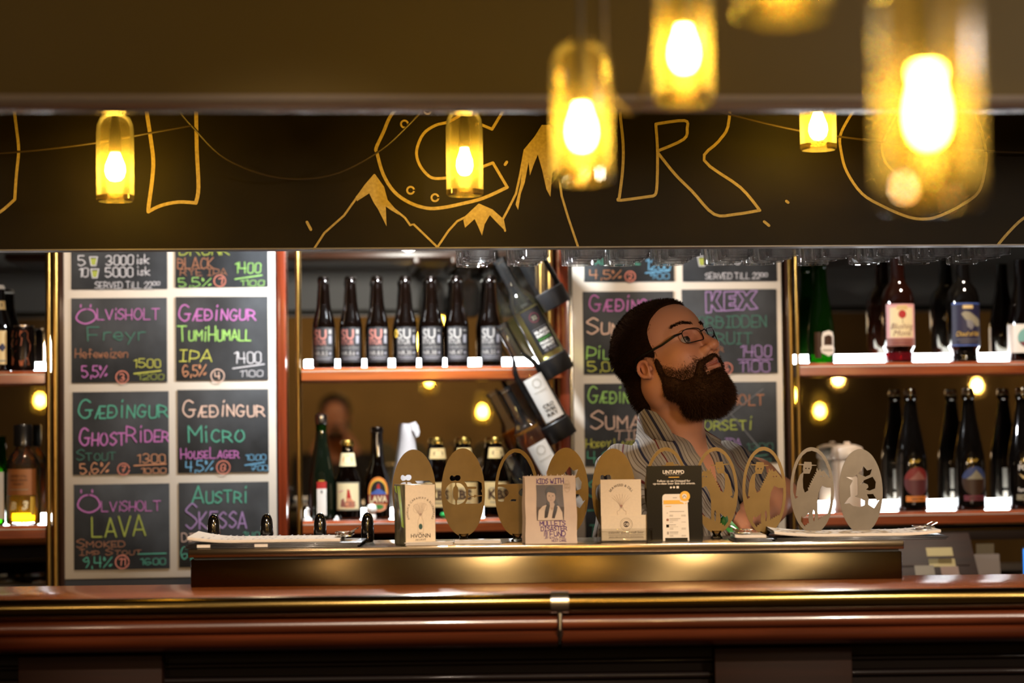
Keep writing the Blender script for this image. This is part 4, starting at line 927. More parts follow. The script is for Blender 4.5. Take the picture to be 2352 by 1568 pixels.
# ------------------------------------------------------------------ bottles
def bglass(name, c, tr=0., rough=.04): 
    return mat(name, c, rough, 0, spec=.6, coat=.3)
M_brown = bglass('bottle_brown_glass', '050201'); M_black = bglass('bottle_black_glass', '0a0807'); M_dgreen = bglass('bottle_dark_green', '0c120a')
M_green = glass('bottle_green_glass', (.07, .26, .02), .22, .02, .05, (.06, .30, .03)); M_clear = glass('bottle_clear_glass', (.95, .96, .95), .36, .015, .015, (.9, .9, .9))
M_amberl = glass('amber_liquid', (.85, .42, .10), .1, .05, .25, (.95, .5, .12)); M_pale = glass('pale_liquid', (.95, .92, .55), .1, .05, .5, (.95, .92, .5))
M_redg = glass('red_glass', (.75, .03, .05), .2, .03, .2, (.8, .05, .08)); M_whis = glass('whisky_liquid', (.80, .50, .05), .15, .03, .15, (.9, .6, .08))
M_cap = mat('cap_black', '121010', .3, coat=.3); M_capg = mat('cap_gold', 'd9b860', .25, 1.); M_foil = mat('wire_foil', 'a8a8a8', .2, 1.)
LM = {k: mat('label_' + k, v, .5) for k, v in dict(lgrey='827e7a', tawny='8f5629', dblue='35426f', dplum='5a2a2c', black='1b1a1c', grey='77757a', white='e2dfda', rose='8f594f', pink='d9a0a0', tan='cdb27c', red='a8201e', orange='d98238', cream='e3d3a8', navy='1f1d3a', blue='3f5aa0', green='3a7a34', skin='d08a66', stone='8a8470', brown='3a2414', yel='d8b040', teal='6fa8a4', plum='6d2f3c', dred='7a2420').items()}
LK = list(LM); LMM = [LM[k] for k in LK]
def LI(k): return LK.index(k)
SB = 5.75 / FP                                 # metres per pixel at the bottle row
def cyl(r, a0=0.): return lambda x, z, dy: ((r + dy) * math.sin(x / r + a0), -(r + dy) * math.cos(x / r + a0), z)
def strips(P, w):
    """cut an outline into upright slices so that it can follow a curved label"""
    def clip(Q, x, sg):
        out = []
        for i in range(len(Q)):
            a, b = Q[i], Q[(i + 1) % len(Q)]; da, db = sg * (a[0] - x), sg * (b[0] - x)
            if da >= 0: out.append(a)
            if da * db < 0: t = da / (da - db); out.append((x, a[1] + (b[1] - a[1]) * t))
        return out
    x0, x1 = min(p[0] for p in P), max(p[0] for p in P); res = []; k = math.floor(x0 / w)
    while k * w < x1:
        Q = clip(P, k * w, 1); Q = clip(Q, (k + 1) * w, -1) if len(Q) > 2 else Q
        if len(Q) > 2: res.append(Q)
        k += 1
    return res
class Lab:
    def __init__(s, r, a0=0.): s.m = MB(); s.r = r; s.a0 = a0; s.n = 0
    def rect(s, x0, x1, z0, z1, k, off):
        f = cyl(s.r + off, s.a0); n = max(2, int(abs(x1 - x0) / .002)); P = []
        for i in range(n + 1):
            x = x0 + (x1 - x0) * i / n; P += [f(x, z0, 0), f(x, z1, 0)]
        s.m.add(P, [(2 * i, 2 * i + 2, 2 * i + 3, 2 * i + 1) for i in range(n)], LI(k)); return s
    def poly(s, pts, k, off):
        f = cyl(s.r + off, s.a0)
        from mathutils.geometry import tessellate_polygon
        for t in tessellate_polygon([[Vector((p[0], p[1], 0)) for p in pts]]):
            for Q in strips([pts[i] for i in t], .0022): s.m.add([f(x, z, 0) for x, z in Q], [tuple(range(len(Q)))], LI(k))
        return s
    def text(s, st, x, z, h, k, off, bold=0., w=None, italic=0., align='c'):
        f = cyl(s.r + off, s.a0); T = MB().text(st, x, z, h, 0, 0, bold, w, align, None, 0, italic)
        for fc in T.f:
            for Q in strips([(T.v[i][0], T.v[i][2]) for i in fc], .0022): s.m.add([f(a, b, 0) for a, b in Q], [tuple(range(len(Q)))], LI(k))
        return s
    def line(s, pts, wd, k, off):
        q = [pts[0]]
        for a, b in zip(pts[:-1], pts[1:]):
            n = max(1, int(abs(b[0] - a[0]) / .0022)); q += [(a[0] + (b[0] - a[0]) * i / n, a[1] + (b[1] - a[1]) * i / n) for i in range(1, n + 1)]
        pts = q; s.m.ribbon(pts, wd, LI(k), 0, True, cyl(s.r + off, s.a0)); return s
    def done(s, t, name='label'): return s.m.build(name, LMM, t, smooth=False)
def prof(p, cap_from=None): return [(max(a, .01) * SB, b * SB) for a, b in p]
def bottle(px, zbase, pr, mglass, label, name='beer_bottle', cap=None, Y=5.748, group=None, rz=0., n=36, cat='bottle'):
    p = PY(px, 900, Y); t = thing(name, (p.x, Y, zbase), rz, label, cat, group)
    MB().lathe(prof(pr), n, capb=True, capt=True).build('bottle_glass', mglass, t)
    if cap:
        m, z, hw, h = cap
        MB().lathe([(hw * SB, z * SB), (hw * SB * 1.06, (z + 1) * SB), (hw * SB * 1.06, (z + 2) * SB), (hw * SB, (z + h * .55) * SB), (hw * SB * .8, (z + h) * SB), (.0001, (z + h) * SB)], 24).build('crown_cap', m, t)
    return t
P_LONG = [(23, 0), (26, 3), (26.3, 8), (26.3, 90), (25.5, 102), (22.5, 116), (18, 132), (15.8, 148), (14, 175), (12.3, 196), (13.8, 197.5), (13.8, 202), (12.6, 203.5), (12.4, 205)]
SURT = [(745, '8.5', 1, -.10), (807, '8.6', 1, -.08), (868, '8.8', 1, .06), (933, '30', 0, .08), (993, '38', 0, -.05), (1052, '47', 0, -.05), (1130, '55', 0, -.12)]
M_copper = mat('cap_black_metal', '17110d', .25, .8)
for i, (px, nr, rose, a0) in enumerate(SURT):
    t = bottle(px, zu, P_LONG, M_brown, '', cap=(M_copper, 203, 13.2, 8), group='stout bottles on the upper middle shelf')
    t['label'] = ('dark stout bottle, %s letters and NR %s on its black label, upper middle shelf' % ('rose' if rose else 'white', nr))
    c = 'rose' if rose else 'lgrey'; L = Lab(26.3 * SB, a0); u = SB
    L.rect(-27 * u, 27 * u, 13 * u, 93 * u, 'black', .0004)
    L.text('SU', -7 * u, 66 * u, 22 * u, c, .0008, .02, w=32 * u); L.text('RTUR', -7 * u, 53 * u, 11 * u, c, .0008, .015, w=31 * u)
    L.rect(14 * u, 22 * u, 78 * u, 88 * u, 'lgrey' if rose else 'black', .0008); L.rect(14 * u, 22 * u, 83 * u, 85 * u, 'lgrey', .0009) if not rose else None
    L.rect(14 * u, 22 * u, 56 * u, 74 * u, 'grey', .0007)
    L.text('Imperial Stout', 0, 45 * u, 4.6 * u, 'lgrey', .0008, 0, w=44 * u); L.rect(-23 * u, 23 * u, 42 * u, 42.7 * u, 'grey', .0008)
    L.text('NR.' + nr, -5 * u, 29 * u, 9.5 * u, 'lgrey', .0008, .015, w=33 * u); L.poly(circ(18 * u, 33.5 * u, 3.4 * u, n=10), 'grey', .0008)
    L.rect(-23 * u, 23 * u, 24 * u, 25.5 * u, 'grey', .0008); L.rect(-18 * u, 18 * u, 19.5 * u, 21 * u, 'grey', .0008)
    if nr == '30': L.line(circ(-28 * u, 78 * u, 4 * u, 8 * u, 14), 3 * u, 'yel', .0009)
    L.done(t)
# ---- lower middle shelf
g = None
t = bottle(737, zl, [(27, 0), (31, 4), (31.5, 10), (31.5, 62), (30, 88), (25, 122), (18.5, 155), (13.5, 182), (11.8, 205), (11.6, 222), (13, 224), (13, 229), (11, 230), (11, 234)], M_dgreen, 'tall dark green bottle with wire cap and narrow red and white label', 'wine_bottle')
MB().lathe([(12 * SB, 203 * SB), (12.3 * SB, 218 * SB)], 24).build('neck_glass', M_green, t)
MB().lathe([(12.6 * SB, 218 * SB), (14 * SB, 221 * SB), (13.5 * SB, 226 * SB), (14.5 * SB, 231 * SB), (13 * SB, 240 * SB), (8 * SB, 244 * SB), (.0001, 245 * SB)], 24).build('wire_cap', M_foil, t)
L = Lab(31.5 * SB); u = SB; L.rect(-11 * u, 11 * u, 12 * u, 72 * u, 'white', .0004).rect(-11 * u, 11 * u, 72 * u, 88 * u, 'red', .0004).poly(circ(0, 65 * u, 2 * u, 4 * u, 10), 'black', .0008).line([(-6 * u, 90 * u), (6 * u, 90 * u)], 1.5 * u, 'yel', .0006).done(t)
P_SH = [(28, 0), (31, 4), (31.3, 8), (31.3, 74), (29.5, 88), (24, 104), (19.5, 116), (17.5, 130), (14.5, 150), (13, 163), (13.3, 170)]
t = bottle(797, zl, P_SH, M_brown, 'stubby dark bottle with pale picture label, cream neck label and gold cap', cap=(M_capg, 168, 14, 13))
L = Lab(31.5 * SB); L.rect(-30 * u, 30 * u, 22 * u, 86 * u, 'stone', .0003).rect(-27 * u, 27 * u, 25 * u, 83 * u, 'cream', .0006)
L.poly([(-2 * u, 70 * u), (3 * u, 70 * u), (8 * u, 48 * u), (16 * u, 40 * u), (14 * u, 28 * u), (-8 * u, 28 * u), (-4 * u, 48 * u)], 'skin', .0009).poly([(-16 * u, 46 * u), (-10 * u, 50 * u), (-6 * u, 30 * u), (-18 * u, 30 * u)], 'rose', .0009).poly([(-1 * u, 68 * u), (3 * u, 68 * u), (7 * u, 50 * u), (-3 * u, 50 * u)], 'red', .0011).text('CBS', 4 * u, 31 * u, 11 * u, 'rose', .0012, .02).line([(-22 * u, 64 * u), (-12 * u, 67 * u)], 2.5 * u, 'pink', .0009).done(t)
def neck(t, r0, z0, r1, z1, k='cream', k2='stone', aw=1.15, name='neck_label'):
    m = MB(); n = 14
    def f(a, q, off): r_ = (r0 + (r1 - r0) * q) * SB + off; return (r_ * math.sin(a), -r_ * math.cos(a), (z0 + (z1 - z0) * q) * SB)
    P = []
    for i in range(n + 1): a = -aw + 2 * aw * i / n; P += [f(a, 0, .0005), f(a, 1, .0005)]
    m.add(P, [(2 * i, 2 * i + 2, 2 * i + 3, 2 * i + 1) for i in range(n)], LI(k))
    m.add([f(.62 * math.cos(j * .524), .5 + .36 * math.sin(j * .524), .0009) for j in range(12)], [tuple(range(12))], LI(k2))
    m.add([f(.46 * math.cos(j * .524), .5 + .16 * math.sin(j * .524), .0012) for j in range(12)], [tuple(range(12))], LI(k))
    return m.build(name, LMM, t, smooth=False)
neck(t, 20.5, 122, 16, 152, 'cream', 'orange')
P_L2 = [(25, 0), (28.5, 4), (28.7, 8), (28.7, 76), (27, 92), (21, 110), (15.5, 126), (13.5, 145), (12, 185), (11.6, 195), (13.3, 196), (13.3, 203), (12, 205), (12, 210)]
t = bottle(866, zl, P_L2, M_brown, 'dark bottle with oval orange volcano label, beside the white wrapped bottle', cap=(M_copper, 203, 12.6, 8))
L = Lab(28.9 * SB); e = lambda cx, cz, rx, rz, k, off: L.poly(circ(cx * u, cz * u, rx * u, rz * u, 28), k, off)
e(0, 57, 27, 40, 'orange', .0003); e(0, 60, 22, 31, 'yel', .0005); e(0, 62, 18, 26, 'black', .0007)
L.poly([(-19 * u, 60 * u), (-5 * u, 68 * u), (0, 72 * u), (6 * u, 68 * u), (20 * u, 60 * u), (16 * u, 54 * u), (-16 * u, 54 * u)], 'blue', .0009).poly([(-4 * u, 70 * u), (-2 * u, 80 * u), (2 * u, 82 * u), (5 * u, 70 * u)], 'red', .0011)
L.rect(-27 * u, 27 * u, 37 * u, 57 * u, 'dred', .0011).text('LAVA', 0, 40 * u, 14 * u, 'cream', .0016, .03, w=44 * u); e(0, 28, 20, 10, 'skin', .0009); e(0, 29, 12, 5.5, 'green', .0012); L.done(t)
# white wrapped bottle
p = PY(936, 900, 5.748); t = thing('wrapped_bottle', (p.x, 5.748, zl), 0, 'bottle wrapped in crumpled white paper with a folded flap at its top', 'bottle')
m = MB(); n = 40; rnd = random.Random(5); pf = [(30, 0), (33, 6), (34.5, 40), (34, 78), (29, 112), (22.5, 140), (19, 165), (17.5, 190), (17, 206), (15.5, 217)]
ph = [rnd.uniform(0, 6) for _ in range(4)]
vs = []
for j, (r_, z) in enumerate(pf):
    for i in range(n):
        a = 2 * math.pi * i / n; k = 1 + .035 * math.sin(3 * a + z * .05 + ph[0]) + .03 * math.sin(5 * a - z * .08 + ph[1]) + .02 * math.sin(11 * a + z * .13)
        vs.append((r_ * SB * k * math.cos(a), r_ * SB * k * math.sin(a), z * SB + .001 * math.sin(4 * a + ph[2]) * (j == len(pf) - 1)))
m.add(vs, [(j * n + i, j * n + (i + 1) % n, (j + 1) * n + (i + 1) % n, (j + 1) * n + i) for j in range(len(pf) - 1) for i in range(n)])
m.add([vs[-n + i] for i in range(n)], [tuple(range(n))])
M_wrap = mat('wrap_paper', 'b4b0b2', .7, bump=.4, scale=(60, 60, 60))
m.build('paper_wrap', M_wrap, t)
fl = [(4, -17.5, 216), (17, -12, 221), (24, -9, 212), (27, -10, 198), (24, -12, 188), (18, -15, 186), (14, -17, 196), (8, -18.5, 203)]
m = MB(); m.add([(a * SB, b_ * SB, z * SB) for a, b_, z in fl] + [(a * SB, (b_ + 3) * SB, (z + 1) * SB) for a, b_, z in fl], [tuple(range(8)), tuple(reversed(range(8, 16)))] + [(i, (i + 1) % 8, 8 + (i + 1) % 8, 8 + i) for i in range(8)]); m.build('folded_flap', M_wrap, t)
P_K = [(28, 0), (30.5, 4), (31, 8), (31, 76), (29.5, 90), (25, 106), (20.5, 120), (19.5, 134), (17, 155), (14.5, 166), (13.5, 172)]
for i, (px, a0) in enumerate(((1003, .1), (1066, -.45), (1137, .12))):
    t = bottle(px, zl, P_K, M_brown, 'dark bottle with tan label and tan neck label, %s of three alike' % ('left', 'middle', 'right')[i], cap=(M_capg, 170, 14.5, 14), group='dark bottles with tan labels on the lower middle shelf', rz=a0 * .8)
    neck(t, 20.3, 136, 17, 160, 'tan', 'brown', 1.25)
    L = Lab(31.2 * SB); L.rect(-44 * u, 44 * u, 26 * u, 82 * u, 'tan', .0003).text('KBS', 0, 44 * u, 20 * u, 'brown', .0009, .05, w=50 * u).line([(-22 * u, 68 * u), (22 * u, 68 * u)], 2 * u, 'stone', .0009).line([(-20 * u, 36 * u), (20 * u, 36 * u)], 2 * u, 'stone', .0009).done(t)
t = bottle(1207, zl, P_L2, M_black, 'plain dark bottle half hidden behind the amber tilted bottle', cap=(M_copper, 203, 12.6, 8))
# small ornaments
M_wax = mat('white_wax', 'e6e4e0', .35)
def small(name, px, prf, m, label, Y=5.715, z=None, cat='ornament'):
    p = PY(px, 900, Y); o = MB().lathe([(max(a, .01) * SB, b_ * SB) for a, b_ in prf], 24, capb=True).build(name, m, None, loc=(p.x, Y, zl if z is None else z)); tag(o, label, cat); return o
small('white_figurine', 851, [(10, 0), (11, 8), (9, 14), (12, 20), (12, 27), (9, 33), (4, 36), (0, 36.5)], M_wax, 'small white rounded figurine before the dark bottle with oval label')
small('white_peg', 704, [(11, 0), (10, 5), (5, 9), (3.5, 22), (4.5, 26), (2, 30), (0, 31)], M_wax, 'small white peg at the left end of the lower middle shelf')
small('white_cone', 771, [(6, 0), (5.5, 3), (2, 10), (0, 11)], M_wax, 'tiny white cone on the shelf between the two left bottles')
p = PY(1022, 900, 5.712); o = MB().ellipsoid((0, 0, .010), (.016, .008, .010), 0).ellipsoid((.016, 0, .016), (.009, .007, .009), 1).ellipsoid((-.004, 0, .024), (.008, .007, .008), 2).build('plastic_toy', [mat('toy_green', '34b25c', .4), mat('toy_blue', '58a0c8', .4), M_cap], None, loc=(p.x, 5.712, zl))
tag(o, 'small green plastic toy on the lower middle shelf behind the tap badges', 'toy')
# ---- left unit
t = bottle(-2, zu, [(25, 0), (27, 5), (27, 96), (24, 118), (17, 140), (14, 165), (13, 188)], M_brown, 'dark bottle with tan label and pale cap, cut by the left edge', cap=(M_wax, 186, 13.5, 10))
L = Lab(27.2 * SB); L.rect(-27 * u, 22 * u, 16 * u, 92 * u, 'tan', .0003).poly([(2 * u, 54 * u), (12 * u, 64 * u), (20 * u, 54 * u), (12 * u, 44 * u)], 'navy', .0007).rect(-20 * u, 20 * u, 22 * u, 26 * u, 'stone', .0007).done(t)
neck(t, 17, 140, 15, 160, 'tan', 'brown', 1.2)
p = PY(52, 900, 5.745); t = thing('drink_can', (p.x, 5.745, zu), 0, 'dark beer can with a copper animal figure, left upper shelf', 'can')
M_can = mat('can_black', '1a1210', .25, .6); M_cop = mat('can_copper', '8a4a30', .35, .5); M_canr = mat('can_rim', 'b8aca4', .25, 1.)
MB().lathe([(24 * u, 0), (28 * u, 5 * u), (28.5 * u, 9 * u), (28.5 * u, 92 * u), (25 * u, 100 * u)], 36, capb=True).build('can_body', M_can, t)
MB().lathe([(25 * u, 100 * u), (26 * u, 101 * u), (26 * u, 104 * u), (24.5 * u, 104 * u), (24 * u, 102 * u), (.0001, 102 * u)], 36).build('can_rim', M_canr, t)
f = cyl(28.5 * u + .0004); m = MB()
m.poly([(a * u, b_ * u) for a, b_ in ((-24, 14), (-18, 14), (-16, 26), (-4, 24), (-2, 12), (5, 12), (6, 24), (14, 14), (20, 14), (16, 32), (22, 46), (23, 60), (19, 70), (16, 74), (17, 86), (12, 92), (4, 90), (-1, 92), (-3, 80), (2, 74), (0, 58), (-12, 46), (-22, 34))], 0, 0, f)
m.poly([(a * u, b_ * u) for a, b_ in ((-22, 54), (-10, 60), (-8, 70), (-20, 72), (-25, 62))], 0, 0, f); m.poly([(a * u, b_ * u) for a, b_ in ((-24, 78), (-10, 76), (-8, 88), (-20, 92))], 0, 0, f)
m.build('can_print', M_cop, t, smooth=False)
t = bottle(-22, zl, [(28, 0), (33, 6), (33, 110), (26, 130), (15, 150), (13, 200)], M_green, 'bright green bottle with white label, cut by the left edge on the lower shelf', 'spirit_bottle')
L = Lab(33.2 * SB); L.rect(-32 * u, 40 * u, 14 * u, 120 * u, 'white', .0003).done(t)
p = PY(53, 900, 5.745); t = thing('whisky_bottle', (p.x, 5.745, zl), 0, 'golden whisky bottle with black cap and brown label on the lower left shelf', 'bottle')
MB().lathe([(30 * u, 0), (38 * u, 3 * u), (39 * u, 10 * u), (39 * u, 122 * u), (37 * u, 140 * u), (30 * u, 156 * u), (20 * u, 166 * u), (17 * u, 172 * u), (17 * u, 180 * u)], 40, capb=True).build('bottle_glass', M_clear, t)
MB().lathe([(30 * u, 6 * u), (36.5 * u, 9 * u), (36.8 * u, 128 * u), (35 * u, 138 * u), (.0001, 138 * u)], 40, capb=True).build('whisky', M_whis, t)
MB().lathe([(19 * u, 176 * u), (21.5 * u, 178 * u), (21.5 * u, 222 * u), (19 * u, 226 * u), (.0001, 226 * u)], 30).build('stopper', M_cap, t)
L = Lab(39.2 * SB); L.rect(-36 * u, 36 * u, 68 * u, 126 * u, 'tawny', .0004)
for k, st in enumerate(('COFFEY STILL', 'SINGLE GRAIN', 'WHISKY')): L.text(st, -6 * u, (108 - 9 * k) * u, 5 * u, 'brown', .0009, .01, w=(40, 40, 26)[k] * u)
L.line([(-26 * u, 80 * u), (16 * u, 80 * u)], 1.2 * u, 'stone', .0009); L.text('B', -18 * u, 36 * u, 16 * u, 'cream', .0008, .06, italic=.2).text('3', 8 * u, 36 * u, 18 * u, 'cream', .0008, .06, italic=.2); L.rect(22 * u, 32 * u, 22 * u, 64 * u, 'yel', .0006).done(t)
# ---- right unit, upper shelf
t = bottle(1888, zu, [(27, 0), (31, 4), (31.5, 10), (31.5, 62), (29.5, 92), (23.5, 132), (18, 162), (15, 196), (14.2, 222), (16, 224), (16, 234), (14, 236), (14, 244)], M_green, 'green glass bottle with white crest label, left end of the right upper shelf', 'wine_bottle')
MB().lathe([(28 * SB, 2 * SB), (29 * SB, 60 * SB), (26.5 * SB, 95 * SB), (16 * SB, 160 * SB), (.0001, 166 * SB)], 30).build('beer', glass('green_liquid', (.18, .36, .03), .1, .05, .15, (.10, .30, .02)), t)
L = Lab(31.7 * SB, .35); L.rect(-34 * u, -18 * u, 12 * u, 72 * u, 'brown', .0003).poly([(a * u, b_ * u) for a, b_ in ((-14, 72), (0, 76), (14, 72), (17, 60), (17, 40), (20, 34), (17, 24), (0, 16), (-17, 24), (-20, 34), (-17, 40), (-17, 60))], 'white', .0004).poly([(a * u, b_ * u) for a, b_ in ((-11, 62), (0, 66), (11, 62), (12, 42), (-12, 42))], 'brown', .0008).line([(-14 * u, 30 * u), (14 * u, 30 * u)], 3 * u, 'stone', .0008).done(t)
P_BIG = [(32, 0), (33.5, 4), (32.5, 10), (32, 28), (37, 36), (38.3, 40), (38.3, 138), (37, 154), (32, 170), (24, 181), (18.5, 190), (17, 205), (15.5, 232), (15, 252), (17, 254), (17, 264), (14, 266)]
t = bottle(2066, zu, P_BIG, bglass('bottle_deep_brown', '1c0905'), 'big dark bottle with pink and white label and glowing red foot', 'big_bottle')
MB().lathe([(33.4 * SB, 5 * SB), (32.8 * SB, 10 * SB), (32.4 * SB, 24 * SB)], 36).build('red_foot', M_redg, t)
L = Lab(38.4 * SB); L.rect(-40 * u, 40 * u, 38 * u, 136 * u, 'pink', .0003).rect(-30 * u, 30 * u, 58 * u, 128 * u, 'cream', .0005).rect(-40 * u, 40 * u, 38 * u, 56 * u, 'rose', .0006).rect(-13 * u, 13 * u, 122 * u, 133 * u, 'tan', .0008).poly(circ(0, 112 * u, 9.5 * u, n=20), 'red', .0008).line([(0, 104 * u), (1 * u, 90 * u)], 1.2 * u, 'brown', .0008).text('Blushing', 0, 78 * u, 13 * u, 'plum', .0009, .0, w=56 * u, italic=.35).text('Monk', 0, 62 * u, 13 * u, 'plum', .0009, .0, w=44 * u, italic=.35).rect(-24 * u, 24 * u, 44 * u, 45.5 * u, 'plum', .0009).done(t)
t = bottle(2216, zu, P_BIG, M_black, 'big dark bottle with navy label and grey rock picture', 'big_bottle')
L = Lab(38.4 * SB); L.rect(-40 * u, 40 * u, 36 * u, 138 * u, 'navy', .0003).rect(-40 * u, 40 * u, 134 * u, 137 * u, 'blue', .0006).rect(-40 * u, 40 * u, 37 * u, 40 * u, 'blue', .0006).rect(-12 * u, 13 * u, 124 * u, 132 * u, 'tan', .0007)
L.poly([(a * u, b_ * u) for a, b_ in ((-16, 112), (-8, 118), (4, 116), (20, 106), (34, 98), (36, 84), (22, 82), (10, 94), (-6, 98))], 'stone', .0006).poly([(a * u, b_ * u) for a, b_ in ((-4, 98), (10, 96), (16, 84), (8, 74), (-2, 82))], 'grey', .0007).text('Cloud of Ash', 0, 60 * u, 11 * u, 'yel', .0009, 0, w=60 * u, italic=.35).line([(-26 * u, 52 * u), (26 * u, 52 * u)], 1.5 * u, 'grey', .0008).line([(-20 * u, 46 * u), (20 * u, 46 * u)], 1.5 * u, 'grey', .0008).done(t)
t = bottle(2349, zu, [(29, 0), (32, 5), (32, 82), (30, 105), (23, 145), (16.5, 175), (14, 205), (13.5, 240)], M_brown, 'brown bottle with white label and teal disc, cut by the right edge', 'big_bottle')
L = Lab(32.2 * SB); L.rect(-58 * u, 34 * u, 20 * u, 87 * u, 'white', .0003).poly(circ(4 * u, 55 * u, 23 * u, n=24), 'teal', .0007).poly([(-17 * u, 46 * u), (24 * u, 46 * u), (14 * u, 36 * u), (4 * u, 32 * u), (-8 * u, 36 * u)], 'plum', .0009).done(t)
# ---- right unit, lower shelf
P_C = [(33, 0), (36, 5), (36.3, 12), (36.3, 104), (35, 124), (30.5, 152), (24, 185), (18.5, 213), (15.5, 240), (13.5, 258), (15.5, 260), (15.5, 267), (13.5, 269), (13, 284)]
MB_ = [(2090, 'dred', 'dplum', 'orange', .12, 'dark bottle with red mountain disc label and orange strip, lower right shelf', 'tan'),
       (2223, 'dblue', 'brown', 'plum', .08, 'dark bottle with blue sky mountain disc label and dull red strip', 'cream'),
       (2346, 'black', 'brown', 'stone', .0, 'dark farmhouse bottle with grey strip label, cut by right edge', 'white')]
for i, (px, c1, c2, c3, a0, lb, c4) in enumerate(MB_):
    t = bottle(px, zl, P_C, M_black, lb, 'beer_bottle', cap=(mat('cap_bronze', '6a5a44', .3, 1.), 270, 14, 15), group='corked dark bottles on the lower right shelf')
    L = Lab(36.5 * SB, a0); cz = 68 * u
    if i < 2:
        L.poly(circ(0, cz, 32 * u, 34 * u, 32), c2, .0003); L.poly([(32 * u * math.cos(a), cz + 34 * u * math.sin(a)) for a in [R(10 + 16 * k) for k in range(11)]], c1, .0006)
        L.poly([(-22 * u, cz + 4 * u), (-8 * u, cz + 14 * u), (2 * u, cz + 26 * u), (10 * u, cz + 18 * u), (24 * u, cz + 4 * u)], 'stone' if i else 'rose', .0008)
        L.text('Smarty' if 0 else 'ölvir', -6 * u, 112 * u, 10 * u, 'yel', .0006, 0, italic=.3)
    else:
        L.text('FOSSI', -2 * u, 92 * u, 12 * u, c4, .0007, .03); L.poly([(-22 * u, 84 * u), (-12 * u, 72 * u), (6 * u, 68 * u), (0, 74 * u), (-10 * u, 78 * u)], 'tan', .0007)
        L.text('Farmhouse Ale', 2 * u, 42 * u, 9 * u, c4, .0007, .02, w=52 * u)
    L.rect(-28 * u, 28 * u, 22 * u, 35 * u, c3, .0004); L.text('INDIA PALE' if i == 0 else 'RED ALE', 0, 26 * u, 5 * u, 'brown', .0008, .02, w=30 * u)
    f2 = math.pi * .86
    Lb = Lab(36.5 * SB, f2); Lb.rect(-3 * u, 3 * u, 24 * u, 98 * u, 'white', .0004)
    for k in range(12): Lb.rect(7 * u, 32 * u, (92 - 4 * k) * u, (94.4 - 4 * k) * u, 'white', .0004)
    Lb.rect(20 * u, 32 * u, 26 * u, 40 * u, 'white', .0004).done(t, 'back_label'); L.done(t)
p = PY(1943, 900, 5.745); t = thing('canister', (p.x, 5.745, zl), 0, 'white ceramic canister with a lid on the lower right shelf', 'canister')
M_cer = mat('ceramic', 'cfc0b0', .25, coat=.3)
MB().lathe([(31 * u, 0), (34 * u, 4 * u), (35 * u, 12 * u), (35 * u, 112 * u), (32 * u, 122 * u)], 40, capb=True).build('canister_body', M_cer, t)
MB().lathe([(36 * u, 122 * u), (38 * u, 126 * u), (38 * u, 142 * u), (35 * u, 150 * u), (20 * u, 156 * u), (8 * u, 157 * u), (8 * u, 161 * u), (5 * u, 163 * u), (.0001, 163 * u)], 40, capb=True).build('lid', M_cer, t)
L = Lab(35.2 * SB, .5)
L.text('K', -8 * u, 84 * u, 12 * u, 'brown', .0005, .03).text('EX', 6 * u, 84 * u, 12 * u, 'brown', .0005, .03).done(t, 'print')
